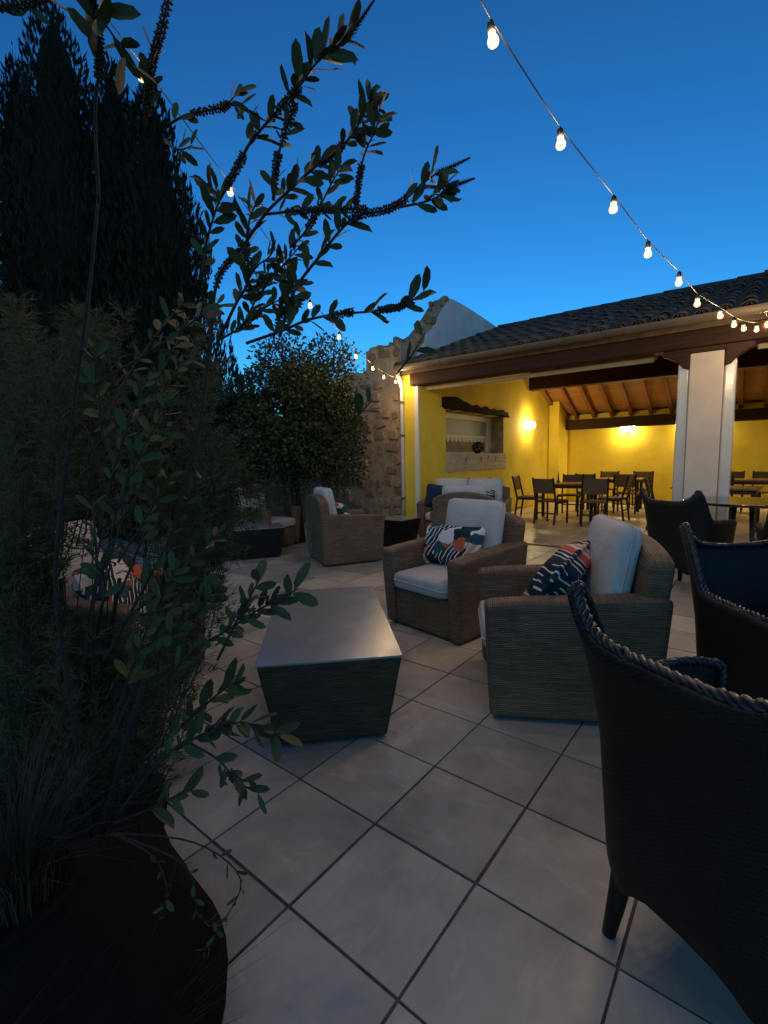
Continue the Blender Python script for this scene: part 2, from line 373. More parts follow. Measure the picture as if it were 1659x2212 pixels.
# ---------------------------------------------------------------- porch building
XI, XO, YF, YB = -4.73, -5.11, 6.98, 14.30          # side wall faces, front line, back wall
porch = thing('porch_building', 'yellow rendered porch building with barrel tile roof and open front', 'building', (XI, YF, 0))
OFF = Vector((-XI, -YF, 0))
def part(b, name, mat, parent=None, **kw):
    """mesh given in world metres, made a child of the porch"""
    b.v = [(x-XI, y-YF, z) for x, y, z in b.v]
    return b.build(name, mat, parent or porch, **kw)
RIDGE_Y, RIDGE_Z, EAVE_Y, EAVE_Z = 10.8, 4.33, 6.74, 2.91
SF = (RIDGE_Z-EAVE_Z)/(RIDGE_Y-EAVE_Y); SB = 0.465
def under(y): return (EAVE_Z + SF*(y-EAVE_Y) if y < RIDGE_Y else RIDGE_Z - SB*(y-RIDGE_Y)) - 0.22
# side wall with the window opening
b = MB(); wy0, wy1, wz0, wz1 = 7.90, 10.49, 1.38, 2.23
b.box(XO, XI, YF, YB, -0.05, wz0); b.box(XO, XI, YF, wy0, wz0, wz1); b.box(XO, XI, wy1, YB, wz0, wz1)
b.prism([(YF, wz1), (YB, wz1), (YB, under(YB)), (RIDGE_Y, under(RIDGE_Y)), (YF, under(YF))], XO, XI, 'x')
part(b, 'side_wall', 'yellow')
b = MB(); b.box(XO, 4.2, YB, YB+0.3, -0.05, under(YB)); part(b, 'back_wall', 'yellow')
b = MB(); b.prism([(13.5, -0.02), (YB-0.002, -0.02), (YB-0.002, under(YB)-0.03), (13.5, under(13.5)-0.03)], XI+0.002, -4.45, 'x'); part(b, 'pier', 'yellow', bevel=0.015)
b = MB(); b.prism([(YF+0.4, -0.05), (YB, -0.05), (YB, under(YB)), (RIDGE_Y, under(RIDGE_Y)), (YF+0.4, under(YF+0.4))], 4.0, 4.2, 'x'); part(b, 'end_wall', 'yellow')
# white corner trim on the wall end
b = MB(); b.box(XI-0.075, XI+0.004, YF-0.014, YF+0.03, 0.0, 2.555); part(b, 'corner_trim', 'white_paint', bevel=0.004)
# front beam, brackets, rail
b = MB(); n = 30
for k in range(n):
    pass
b.box(XI-0.13, 4.0, YF-0.08, YF+0.16, 2.565, 2.775); part(b, 'beam', 'beam', bevel=0.018)
b = MB(); b.box(XI+0.02, -1.16, YF+0.20, YF+0.235, 2.50, 2.56); part(b, 'blind_rail', 'rail', bevel=0.006)
b = MB(); b.box(-0.10, 4.0, YF+0.20, YF+0.235, 2.50, 2.56); part(b, 'blind_rail', 'rail', bevel=0.006)
# pillar with rolled clear blinds each side
b = MB(); b.box(-0.735, -0.395, YF-0.06, YF+0.26, -0.02, 2.50); part(b, 'pillar', 'pillar', bevel=0.012)
for x0, x1 in ((-0.86, -0.737), (-0.393, -0.275)):
    b = MB(); b.box(x0, x1, YF-0.025, YF+0.2, 0.01, 2.40); part(b, 'rolled_blind', 'gloss_white', bevel=0.022, seg=4)
for x0, x1, s in ((-1.02, -0.74, -1), (-0.39, -0.11, 1)):
    b = MB(); xa, xb = (x1, x0) if s < 0 else (x0, x1)
    poly = [(xa, 2.564), (xb, 2.564), (xb, 2.50), (xa+(xb-xa)*0.75, 2.47), (xa+(xb-xa)*0.45, 2.42), (xa+(xb-xa)*0.22, 2.34), (xa, 2.32)]
    b.prism(poly, YF-0.07, YF+0.05, 'y'); part(b, 'bracket', 'beam', bevel=0.012)
b = MB(); b.box(-0.745, -0.385, YF-0.07, YF+0.14, 2.502, 2.564); part(b, 'pillar_cap', 'beam', bevel=0.01)
# wall plate, purlins, rafters and ceiling planks of the back slope
b = MB(); b.box(-4.447, 4.0, YB-0.22, YB-0.002, 2.06, 2.33); part(b, 'wall_plate', 'beam', bevel=0.012)
b = MB(); b.box(XI+0.002, 4.0, 11.98, 12.22, 2.98, 3.345); part(b, 'purlin', 'beam', bevel=0.02)
b = MB(); b.box(XI+0.002, 4.0, 10.68, 10.92, 3.66, 3.98); part(b, 'ridge_beam', 'beam', bevel=0.02)
b = MB(); b.box(XI+0.002, 4.0, 8.7, 8.92, 3.02, 3.30); part(b, 'purlin', 'beam', bevel=0.02)
ra = MB(); L0, L1 = 10.93, YB-0.01
ra.add([(-.045, L0, under(L0)-.13), (.045, L0, under(L0)-.13), (.045, L1, under(L1)-.13), (-.045, L1, under(L1)-.13),
        (-.045, L0, under(L0)-.024), (.045, L0, under(L0)-.024), (.045, L1, under(L1)-.024), (-.045, L1, under(L1)-.024)],
       [(0,3,2,1),(4,5,6,7),(0,1,5,4),(1,2,6,5),(2,3,7,6),(3,0,4,7)])
ra.v = [(x, y-YF, z) for x, y, z in ra.v]; rme = ra.mesh('rafter'); rme.materials.append(M['rafter'])
for k in range(19):
    x = XI+0.06+0.47*k
    if x > 3.9: break
    o = link('rafter', rme, None, porch); o.location = (x-XI, 0, 0)
ceil_ = MB(); ceil_.box(XI, 4.0, EAVE_Y, EAVE_Y+0.01, EAVE_Z-0.05, EAVE_Z-0.04)
b = MB()
for ya, yb in ((EAVE_Y+0.12, RIDGE_Y), (RIDGE_Y, YB+0.28)):
    b.add([(XO+0.08, ya, under(ya)+.03), (4.2, ya, under(ya)+.03), (4.2, yb, under(yb)+.03), (XO+0.08, yb, under(yb)+.03),
           (XO+0.08, ya, under(ya)+.15), (4.2, ya, under(ya)+.15), (4.2, yb, under(yb)+.15), (XO+0.08, yb, under(yb)+.15)],
          [(0,3,2,1),(4,5,6,7),(0,1,5,4),(1,2,6,5),(2,3,7,6),(3,0,4,7)])
roof = part(b, 'roof', 'rooftile')
pl = MB(); pw = 0.155; ln = 8.7; dl = math.cos(math.atan(SB))
pl.box(0, ln, 0.003, pw-0.003, -0.012, 0.012); pme = pl.mesh('plank'); pme.materials.append(M['plank'])
for k in range(24):
    y = RIDGE_Y+0.03+k*pw*dl
    if y > YB-0.05: break
    o = link('plank', pme, None, roof); o.location = (rnd.uniform(-.005, .003)+0.01, y-YF, under(y)-0.004+rnd.uniform(-.002, .002)); o.rotation_euler = (-math.atan(SB), 0, 0)
fr = MB()
fr.box(0, ln, 0.0, (RIDGE_Y-0.2-7.2)/math.cos(math.atan(SF)), -0.012, 0.012)
o = fr.build('boarding', 'plank', roof); o.location = (0.01, 7.2-YF, under(7.2)); o.rotation_euler = (math.atan(SF), 0, 0)
# barrel tiles: covers are single pieces, the channels below one corrugated sheet
def barrel(r0, r1, L, n=7):
    b = MB(); vs = []
    for y, r in ((0, r0), (L, r1)):
        for rr in (r, r-0.014):
            for k in range(n+1):
                a = PI*k/n; vs.append((rr*math.cos(a), y, rr*math.sin(a)*0.85))
    m = n+1; fs = []
    for k in range(n):
        fs += [(k, k+1, 2*m+k+1, 2*m+k), (m+k+1, m+k, 3*m+k, 3*m+k+1), (k+1, k, m+k, m+k+1)]
    b.add(vs, fs); return b
bt = barrel(0.088, 0.074, 0.46).mesh('roof_tile', True); bt.materials.append(M['rooftile'])
ang = math.atan(SF); PX_, PYr = 0.216, 0.395
slope_len = (RIDGE_Y-EAVE_Y)/math.cos(ang); rows = int(slope_len/PYr)+1
def roofpt(x, s, lift): return Vector((x, EAVE_Y-0.06+s*math.cos(ang), EAVE_Z-0.05+s*math.sin(ang)+lift))
far_tiles = MB(); chan = MB(); bsrc = barrel(0.088, 0.074, 0.46); made = 0
for ci in range(42):
    x = -4.94+PX_*ci
    for ri in range(rows):
        p = roofpt(x, ri*PYr, 0.012)
        rz = rnd.gauss(0, 0.018); rx = ang-0.035+rnd.gauss(0, 0.008)
        mt = Matrix.Translation(p-Vector((XI, YF, 0)) + Vector((rnd.gauss(0, .004), rnd.gauss(0, .012), rnd.gauss(0, .003)))) @ Euler((rx, 0, rz)).to_matrix().to_4x4()
        if ci < 26 and made < 297:
            o = link('roof_tile', bt, None, roof); o.matrix_local = mt; made += 1
        else:
            far_tiles.add([mt @ Vector(v) for v in bsrc.v], bsrc.f)
        q = roofpt(x+PX_/2, ri*PYr, 0.0)
        mt2 = Matrix.Translation(q-Vector((XI, YF, 0))) @ Euler((ang-0.03, 0, 0)).to_matrix().to_4x4() @ Matrix.Diagonal((1, 1, -1, 1)) @ Matrix.Translation((0, 0, -0.02))
        chan.add([mt2 @ Vector((v[0]*1.2, v[1], v[2]*0.8-0.045)) for v in bsrc.v], bsrc.f)
stuff(far_tiles.build('tile_covering', 'rooftile', roof, smooth=True)); stuff(chan.build('tile_channels', 'rooftile', roof, smooth=True))
rt = barrel(0.12, 0.105, 0.42).mesh('ridge_tile', True); rt.materials.append(M['rooftile'])
for k in range(24):
    o = link('ridge_tile', rt, None, roof); o.matrix_local = Matrix.Translation((-5.0-XI+0.375*k, RIDGE_Y-YF, RIDGE_Z-0.03+rnd.gauss(0, .006))) @ Euler((0, -0.03, -PI/2)).to_matrix().to_4x4()
# back slope covering (never seen from the terrace)
b = MB(); ya, yb = RIDGE_Y, YB+0.4
b.add([(XO, ya, RIDGE_Z-.07), (4.2, ya, RIDGE_Z-.07), (4.2, yb, RIDGE_Z-.07-SB*(yb-ya)), (XO, yb, RIDGE_Z-.07-SB*(yb-ya)), (XO, ya, RIDGE_Z-.02), (4.2, ya, RIDGE_Z-.02), (4.2, yb, RIDGE_Z-.02-SB*(yb-ya)), (XO, yb, RIDGE_Z-.02-SB*(yb-ya))],
      [(0,3,2,1),(4,5,6,7),(0,1,5,4),(1,2,6,5),(2,3,7,6),(3,0,4,7)])
part(b, 'back_slope', 'rooftile', roof)
# half-round gutter with joints, downpipe
def gutter_prof(r, t=0.006, n=12):
    o = [(r*math.cos(PI+PI*k/n), r*math.sin(PI+PI*k/n)) for k in range(n+1)]
    i = [((r-t)*math.cos(2*PI-PI*k/n), (r-t)*math.sin(2*PI-PI*k/n)) for k in range(n+1)]
    return o+i
gy, gz = EAVE_Y-0.075, 2.865
def swept(prof, x0, x1): 
    b = MB(); n = len(prof); b.add([(x0, gy+p[0], gz+p[1]) for p in prof]+[(x1, gy+p[0], gz+p[1]) for p in prof], [tuple(range(n)), tuple(range(n, 2*n))[::-1]]+[(i, n+i, n+(i+1) % n, (i+1) % n) for i in range(n)]); return b
gut = part(swept(gutter_prof(0.078), -4.97, 4.0), 'gutter', 'gutter', smooth=False)
for x in (-4.975, -4.1, -3.2, -2.3, -1.4, -0.5): part(swept(gutter_prof(0.082, 0.012), x, x+0.035), 'gutter_joint', 'gutter', gut)
for o in gut.children: o.parent = gut
b = MB(); px, py = -5.045, YF-0.05
b.tube([(-4.93, gy, gz-0.075), (-4.95, gy+0.02, gz-0.13), (px, py-0.005, 2.55), (px, py, 2.45), (px, py, 0.02)], 0.034, 12); pipe = part(b, 'downpipe', 'white_paint', smooth=True)
for z in (2.3, 1.72, 0.6):
    b = MB(); b.tube([(px, py, z-0.02), (px, py, z+0.02)], 0.041, 12); part(b, 'pipe_clip', 'gutter', pipe)
# window: recessed frame, two panes, cream bar, stone sill block, rough lintel
win = thing('tmp', 'x', 'x'); bpy.data.objects.remove(win)
xf = -5.05
b = MB(); b.box(xf-0.10, xf-0.085, wy0, wy1, wz0, wz1); win = part(b, 'window', 'pane')
fw = 0.075
for nm, y0, y1, z0, z1 in (('frame', wy0, wy1, wz1-0.11, wz1), ('frame', wy0, wy1, wz0, wz0+0.05), ('frame', wy1-0.13, wy1, wz0+0.05, wz1-0.11), ('frame', wy0, wy0+0.06, wz0+0.05, wz1-0.11), ('crossbar', wy0+0.06, wy1-0.13, 1.735, 1.80)):
    b = MB(); b.box(xf-0.08, xf-0.01, y0+.001, y1-.001, z0+.001, z1-.001); part(b, nm, 'white_paint', win, bevel=0.006)
b = MB(); b.box(xf-0.07, xf-0.05, wy0+0.065, wy1-0.135, 1.805, wz1-0.115); part(b, 'blind', 'frost', win)
for k in range(14):
    b = MB(); y = wy0+0.09+k*0.17; b.prism([(y, 1.732), (y+0.16, 1.732), (y+0.13, 1.66), (y+0.08, 1.645), (y+0.03, 1.66)], xf-0.035, xf-0.028, 'x'); part(b, 'valance', 'white_paint', win)
# rough stone reveal of the opening (right hand side) and its sill
b = MB(); ng = 14
pts = []
for i in range(ng+1):
    for j in range(ng+1):
        y = 7.90-0.01+2.66*i/ng; z = 1.035+0.36*j/ng
        if i in (0, ng): y += rnd.uniform(-.02, .02)
        if j == 0: z += rnd.uniform(-.012, .012)
        if j == ng: z += rnd.uniform(-.006, .008)
        pts.append((XI+0.035+rnd.uniform(-.006, .006), y, z))
fs = [(i*(ng+1)+j, (i+1)*(ng+1)+j, (i+1)*(ng+1)+j+1, i*(ng+1)+j+1) for i in range(ng) for j in range(ng)]
b.add(pts, fs)
loop = [i*(ng+1) for i in range(ng+1)] + [ng*(ng+1)+j for j in range(1, ng+1)] + [i*(ng+1)+ng for i in range(ng-1, -1, -1)] + [j for j in range(ng-1, 0, -1)]
o0 = len(b.v); b.v += [(XI-0.30, b.v[i][1], b.v[i][2]) for i in loop]; nl = len(loop)
b.f += [(loop[(i+1) % nl], loop[i], o0+i, o0+(i+1) % nl) for i in range(nl)] + [tuple(o0+i for i in range(nl))]
part(b, 'sill', 'sill_stone', win)
for y in (8.62, 9.28, 9.62, 9.98):                      # wrought hooks on the sill face
    b = MB(); h = 0.05 if y != 9.62 else 0.02
    b.tube([(XI+0.045+0.01*math.sin(t*6.28), y+0.022*math.sin(t*12.57), 1.325-h*2*t) for t in [i/14 for i in range(15)]], 0.008, 6)
    part(b, 'hook', 'metal', win)
b = MB(); nl = 26
top = [2.45+0.012*math.sin(i*1.7)+rnd.uniform(-.03, .03)+(0.03 if i < 8 else 0.0) for i in range(nl+1)]; top[0] = 2.44; top[-1] = 2.33
poly = [(7.76+3.02*i/nl, 2.232+ (0.03 if i in (0, nl) else rnd.uniform(-.008, .008))) for i in range(nl+1)] + [(7.76+3.02*i/nl, top[i]-0.10*(i/nl)) for i in range(nl, -1, -1)]
b.prism(poly, XI-0.22, XI+0.022, 'x'); part(b, 'lintel', 'lintel', win)
b = MB()
rv = []
for i in range(5):
    for j in range(9): rv.append((XI+0.006-0.31*i/4, wy1-0.02+rnd.uniform(-.02, .012), 1.40+0.82*j/8))
b.add(rv, [(i*9+j, (i+1)*9+j, (i+1)*9+j+1, i*9+j+1) for i in range(4) for j in range(8)]); part(b, 'reveal', 'stone', win)
b = MB(); b.box(XO-1.2, XO-1.15, 7.2, 11.2, 0.8, 2.8); part(b, 'room_back', 'frost', win)
# clipped box ball standing on the sill
pb = MB(); 
for k in range(900):
    d = Vector((rnd.gauss(0, 1), rnd.gauss(0, 1), rnd.gauss(0, 1))).normalized()
    if d.z < -0.75: continue
    p = d*0.125*rnd.uniform(.9, 1.02); t = d.orthogonal().normalized(); t.rotate(Matrix.Rotation(rnd.uniform(0, 6.3), 3, d)); n2 = d.cross(t)
    a = 0.012; q = p+t*a*1.6; e = (d*0.5+n2).normalized()*a
    pb.add([p-e*.7, p+t*a*.8+e*.1-e, q, p+e*.7], [(0, 1, 2, 3)])
ball = thing('box_ball', 'clipped round green plant ball on the stone window sill', 'plant', (XI-0.08, 9.36, 1.40))
o = pb.build('foliage', 'cypress', ball); o.location = (0, 0, 0.125)
b = MB(); b.lathe([(0.05, 0), (0.07, 0.05), (0.07, 0.055)], 12); b.build('dish', 'pot', ball)

# ---------------------------------------------------------------- rubble gable wall beside the porch
gw = thing('stone_gable_wall', 'ruined rubble stone gable wall with grey rendered side above the porch roof', 'wall', (-5.4, YF, 0))
def gpart(b, name, mat, **kw):
    b.v = [(x+5.4, y-YF, z) for x, y, z in b.v]; return b.build(name, mat, gw, **kw)
core = [(7.022, -0.05), (11.0, -0.05), (11.6, 4.18), (10.82, 4.36), (9.99, 4.43), (9.3, 4.475), (8.86, 4.50), (8.62, 4.52), (8.42, 4.36), (8.05, 3.96), (7.68, 3.64), (7.2, 3.40), (7.03, 3.33)]
b = MB(); b.prism(core, -5.42, -5.125, 'x'); gpart(b, 'masonry', 'mortar')
plaster = [(11.55, 2.9), (11.6, 4.17), (10.82, 4.355), (9.99, 4.43), (9.3, 4.48), (8.88, 4.495), (8.66, 4.49), (8.45, 4.26), (8.25, 4.08), (8.05, 3.80), (7.82, 3.66), (7.66, 3.38), (7.48, 3.2), (7.40, 2.9)]
b = MB(); b.prism(plaster, -5.123, -5.05, 'x'); gpart(b, 'render_coat', 'gable')
b = MB(); b.box(-5.93, -5.422, 7.022, 7.5, -0.05, 3.33); gpart(b, 'masonry', 'mortar')
b = MB(); b.box(-6.75, -5.932, 7.03, 7.5, -0.05, 2.92); gpart(b, 'masonry', 'mortar')
b = MB(); b.box(-11.5, -6.752, 7.1, 7.45, -0.15, 2.05); gpart(b, 'masonry', 'mortar')
rocks = []
for k in range(7):
    bm = bmesh.new(); bmesh.ops.create_icosphere(bm, subdivisions=1, radius=1.0)
    for v in bm.verts:
        p = v.co; c = [math.copysign(abs(x)**0.45, x) for x in p]
        v.co = Vector(c)*(1+0.16*noise.noise(p*1.7+Vector((k*9.1, 0, 0))))
    me = bpy.data.meshes.new('stone'); bm.to_mesh(me); bm.free(); me.materials.append(M['stone'])
    me.polygons.foreach_set('use_smooth', [False]*len(me.polygons)); rocks.append(me)
def rock(x, y, z, sx, sy, sz):
    o = link('stone', rocks[rnd.randrange(7)], None, gw); o.location = (x+5.4, y-YF, z); o.scale = (sx/2*0.86, sy/2, sz/2*0.86)
    o.rotation_euler = (rnd.gauss(0, .08), rnd.gauss(0, .22), rnd.gauss(0, .1)); return o
z = 0.08; cnt = 0
while z < 3.3:
    h = rnd.uniform(0.12, 0.24); x = -6.72 if z < 2.75 else -5.92
    x += rnd.uniform(0, .15)
    while x < -5.16:
        wd = min(rnd.uniform(0.14, 0.40), -5.13-x)
        if wd > 0.07 and rnd.random() > 0.2: rock(x+wd/2, 7.065, z+h/2+rnd.gauss(0, .02), wd*rnd.uniform(.9, 1.1), 0.13+rnd.uniform(0, .10), h*rnd.uniform(.85, 1.1)); cnt += 1
        x += wd+0.012
    z += h
edge = [(7.12, 3.34), (7.28, 3.40), (7.46, 3.48), (7.62, 3.57), (7.78, 3.70), (7.92, 3.82), (8.06, 3.94), (8.18, 4.08), (8.32, 4.22), (8.45, 4.36), (8.58, 4.45)]
for y, z in edge:                                       # broken stepped end of the gable
    x = -5.40
    while x < -5.17:
        wd = rnd.uniform(0.11, 0.2); rock(x+wd/2, y+rnd.uniform(-.03, .04), z-0.01+rnd.uniform(-.05, .04), wd, rnd.uniform(.16, .28), rnd.uniform(.12, .22)); x += wd*0.95
for k in range(12): rock(-5.66+rnd.uniform(-.26, .24), 7.08+rnd.uniform(-.02, .3), 3.32+rnd.uniform(-.04, .07), rnd.uniform(.12, .24), .22, rnd.uniform(.1, .2))
for k in range(14): rock(-5.25+rnd.uniform(-.16, .08), 7.10+rnd.uniform(0, .5), 3.36+rnd.uniform(-.03, .12), rnd.uniform(.1, .2), .2, rnd.uniform(.1, .18))
for k in range(16): rock(-5.95+rnd.uniform(-.75, -.02), 7.1+rnd.uniform(0, .2), 2.90+rnd.uniform(-.04, .05), rnd.uniform(.15, .3), .25, rnd.uniform(.1, .18))

# ---------------------------------------------------------------- wall lamps
def wall_lamp(loc, rz, wide, label):
    t = thing('wall_lamp', label, 'lamp', loc, rz, 'wall lamps in the porch')
    b = MB(); b.box(-0.05, 0.05, -0.02, 0.0, -0.16, 0.02); b.tube([(0, -0.01, -0.12), (0, -0.07, -0.15), (0, -0.11, -0.10)], 0.012, 8); b.build('bracket', 'metal', t, bevel=0.004)
    b = MB()
    if wide:
        n = 16
        for sgn in (0,):
            prof = [(0.05, -0.09), (0.13, -0.06), (0.175, 0.0), (0.185, 0.07), (0.18, 0.075)]
            b.lathe(prof, n); b.v = [(x, -0.11+y*0.52, z) for x, y, z in b.v]
    else:
        b.lathe([(0.03, -0.095), (0.07, -0.07), (0.092, -0.01), (0.085, 0.05), (0.055, 0.085), (0.02, 0.1)], 16); b.v = [(x, -0.12+y, z) for x, y, z in b.v]
    b.build('shade', 'lamp', t, smooth=True); return t
wall_lamp((XI, 11.90, 2.10), PI/2, False, 'glowing globe wall lamp on yellow side wall beside the window')
wall_lamp((-2.85, YB, 2.05), 0, True, 'glowing bowl wall lamp on yellow back wall under the ceiling plate')
wall_lamp((-1.28, YB, 2.0), 0, True, 'added bowl wall lamp on back wall, unseen behind the white pillar')  # lamp added out of sight to even out the light in the porch
wall_lamp((1.6, YB, 2.05), 0, True, 'added glowing bowl wall lamp on back wall, out of view beyond the pillar')  # second unseen lamp, added to raise the ambient light indoors

# ---------------------------------------------------------------- lounge furniture
def sel_bevel(o, wd, seg=3): pass
def piping(o, w, d, r):
    pts = []
    for cx, cy, a0 in ((w/2-r, d/2-r, 0), (-w/2+r, d/2-r, 90), (-w/2+r, -d/2+r, 180), (w/2-r, -d/2+r, 270)):
        for k in range(6): a = R_(a0+18*k); pts.append((cx+(r+.001)*math.cos(a), cy+(r+.001)*math.sin(a), 0.004*math.sin(cx*20)))
    b = MB(); b.tube(pts, 0.0055, 6, closed=True); b.build('piping', 'cushion', o, smooth=True, uv=False)
def armchair_parts(t, W=0.82, cushions=1):
    hw = W/2; at_ = 0.135
    for s in (-1, 1):                                   # arm: a slab from the floor to the rest, drawn in at the foot
        b = MB(); xo, xi = s*hw, s*(hw-at_)
        side = [(-0.405, 0.015), (0.375, 0.015), (0.41, 0.645), (0.28, 0.645), (-0.30, 0.615), (-0.435, 0.60)]
        ins = lambda z: (0.64-z)*0.055
        v0 = [(xo - s*ins(z), y, z) for y, z in side]; v1 = [(xi, y, z) for y, z in side]; n = len(side)
        f = [tuple(range(n)), tuple(range(n, 2*n))[::-1]] + [(i, n+i, n+(i+1) % n, (i+1) % n) for i in range(n)]
        if s < 0: f = [q[::-1] for q in f]
        b.add(v0+v1, [q[::-1] for q in f]); b.build('arm', 'wicker', t, bevel=0.03, seg=3)
    x = hw-at_-0.001
    b = MB(); b.box(-x, x, -0.385, 0.36, 0.02, 0.30); b.build('base', 'wicker', t, bevel=0.012)
    b = MB(); nb = 10                                   # arched back panel leaning backwards
    arch = [(-hw+0.03 + (2*hw-0.06)*i/nb, 0.80+0.085*math.sin(PI*i/nb)**0.7) for i in range(nb+1)]
    for y0, y1 in ((0.25, 0.37),):
        lo = [(-hw+0.05, 0.30), (hw-0.05, 0.30)]
        pts = [lo[0], lo[1]] + arch[::-1]; n = len(pts)
        lean = lambda z: 0.05*max(0, z-0.3)/0.5
        vs = [(p[0], y0+lean(p[1]), p[1]) for p in pts] + [(p[0], y1+lean(p[1]), p[1]) for p in pts]
        b.add(vs, [tuple(range(n)), tuple(range(n, 2*n))[::-1]] + [(i, n+i, n+(i+1) % n, (i+1) % n) for i in range(n)])
    b.build('backrest', 'wicker', t, bevel=0.025, seg=3)
    cw = (2*x-0.008)/cushions
    for k in range(cushions):
        cx = -x+0.004+cw*(k+0.5)
        c = puff(cw-0.006, 0.70, 0.135, 0.04, 10, 0.012); o = c.build('seat_cushion', 'cushion', t, smooth=True, uv=False); o.location = (cx, -0.085, 0.372); piping(o, cw-0.006, 0.70, 0.04)
        c = puff(cw-0.004, 0.52, 0.125, 0.042, 10, 0.014); o = c.build('back_cushion', 'cushion', t, smooth=True, uv=False)
        piping(o, cw-0.004, 0.52, 0.042); o.location = (cx, 0.225, 0.70); o.rotation_euler = (R_(90-10), 0, 0)
def armchair(name, label, x, y, face, W=0.82, cushions=1, group=None, cat='armchair'):
    t = thing(name, label, cat, (x, y, 0), facing(face), group); armchair_parts(t, W, cushions); return t
A1 = armchair('rattan_armchair', 'brown rattan armchair with its side turned to the terrace and a tilted leaf-print pillow', -0.82, 2.59, 209.5, group='rattan armchairs on the terrace')
def more_chair(label, x, y, face):
    c = copy_tree(A1); c.location = (x, y, 0); c.rotation_euler = (0, 0, facing(face)); c['label'] = label; return c
A2 = more_chair('brown rattan armchair facing the glass-top table with an upright leaf-print pillow', -1.86, 3.24, 260)
A3 = more_chair('brown rattan armchair turned away in front of the leafy hedge tree', -4.26, 4.50, 62)
A4 = more_chair('brown rattan armchair seen from behind with a navy pillow', -3.02, 5.55, 112)
A6 = more_chair('rattan armchair standing behind the needle shrub with a leaf-print pillow', at(218, 1275, 2.72).x, at(218, 1275, 2.72).y, 30)
A5 = more_chair('rattan armchair half hidden under the hedge tree beside the black low table', -6.0, 4.55, 10)
S1 = armchair('rattan_sofa', 'two-seat rattan sofa with grey cushions at the porch entrance', -3.80, 6.95, -74, 1.42, 2, cat='sofa')
def pillow(label, mat, base, loc, rot, w=0.50, h=0.33):
    b = puff(w, h, 0.16, 0.07, 14, 0.012, 0.10); o = b.build('pillow', mat, None, smooth=True, uv=False)
    o.location = loc; o.rotation_euler = rot; return tag(o, label, 'pillow', 'pillows on the lounge seats')
def on_chair(ch, lx, ly, lz, tilt, yaw=0.0, roll=0.0):
    m = Matrix.Translation(ch.location) @ Matrix.Rotation(ch.rotation_euler[2], 4, 'Z') @ Matrix.Translation((lx, ly, lz)) @ Matrix.Rotation(yaw, 4, 'Z') @ Matrix.Rotation(R_(90)-tilt, 4, 'X') @ Matrix.Rotation(roll, 4, 'Z')
    return m.to_translation(), m.to_euler()
for ch, lab, mat, lx, ly, lz, tilt, yaw, roll, w_, h_ in (
    (A1, 'tropical leaf-print pillow slumped against the side-turned rattan armchair', 'print_b', 0.0, -0.02, 0.63, R_(32), R_(-25), R_(-8), 0.58, 0.42),
    (A2, 'tropical leaf-print pillow leaning upright on armchair facing the glass-top table', 'print_a', -0.06, 0.03, 0.60, R_(20), R_(4), R_(1), 0.60, 0.36),
    (A3, 'dark and white patterned pillow in the armchair by the hedge tree', 'print_c', 0.05, 0.02, 0.60, R_(18), R_(-5), 0, 0.46, 0.34),
    (A4, 'navy blue pillow in the armchair seen from behind', 'navy', 0.37, 0.0, 0.80, R_(10), R_(20), R_(8), 0.36, 0.34),
    (A6, 'tropical leaf-print pillow seen through the gap in the shrub', 'print_a', 0.02, -0.06, 0.60, R_(20), R_(6), R_(3), 0.52, 0.36),
    (S1, 'small patterned pillow on the sofa nearer the yellow wall', 'print_b', -0.32, 0.02, 0.60, R_(18), R_(3), R_(2), 0.46, 0.34),
    (S1, 'small patterned pillow on the sofa nearer the dining chairs', 'print_c', 0.28, 0.02, 0.61, R_(18), R_(-5), R_(5), 0.46, 0.34)):
    loc, rot = on_chair(ch, lx, ly, lz, tilt, yaw, roll); pillow(lab, mat, ch, loc, rot, w_, h_)
def low_table(label, x, y, ang_, L=1.19, Wd=0.64, H=0.425, mat='wicker'):
    t = thing('low_table', label, 'table', (x, y, 0), ang_, 'low tables on the terrace')
    b = MB(); b.frustum(-L/2, L/2, -Wd/2, Wd/2, 0.01, H-0.012, 0.065); b.build('body', mat, t, bevel=0.012)
    b = MB(); b.box(-L/2-0.004, L/2+0.004, -Wd/2-0.004, Wd/2+0.004, H-0.011, H); b.build('glass_top', 'glass_top', t, bevel=0.003)
    return t
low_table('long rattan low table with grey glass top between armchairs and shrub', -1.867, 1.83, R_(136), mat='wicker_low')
p = onz(545, 1137, 0.42); low_table('black low table in the shade under the hedge tree', p.x, p.y, R_(60), 0.8, 0.55, 0.42, 'wicker_dark')
p = onz(862, 1118, 0.44); low_table('small dark low table against the rubble stone wall', p.x-0.05, p.y+0.05, 0, 0.5, 0.5, 0.43, 'wicker_dark')

# ---------------------------------------------------------------- black woven tub chairs
def rim_z(th):
    a = abs(th)
    if a < 46: return 0.865 + 0.115*(a/46)**2.2
    if a < 76: t = (a-46)/30; t = t*t*(3-2*t); return 0.98 + (0.70-0.98)*t
    return 0.70 - 0.03*(a-76)/54
def tub_pt(th, z):
    r = R_(th); sx, sy = math.sin(r), math.cos(r); e = 2/4.2
    x = math.copysign(abs(sx)**e, sx)*0.30; y = math.copysign(abs(sy)**e, sy)*0.285
    k = 0.86 + 0.10*min(1, max(0, (z-0.2)/0.45))
    back = max(0, sy); fl = max(0, z-0.60)
    return Vector((x*k*(1+0.22*fl*1.1), y*k + back*(0.16*fl + 0.55*fl*fl), z))
tub = thing('tub_chair', 'x', 'chair', group='black woven tub chairs')
b = MB(); TH = [-130+260*i/52 for i in range(53)]; NZ = 16; vs = []; us = []
arc = 0.0; prev = None
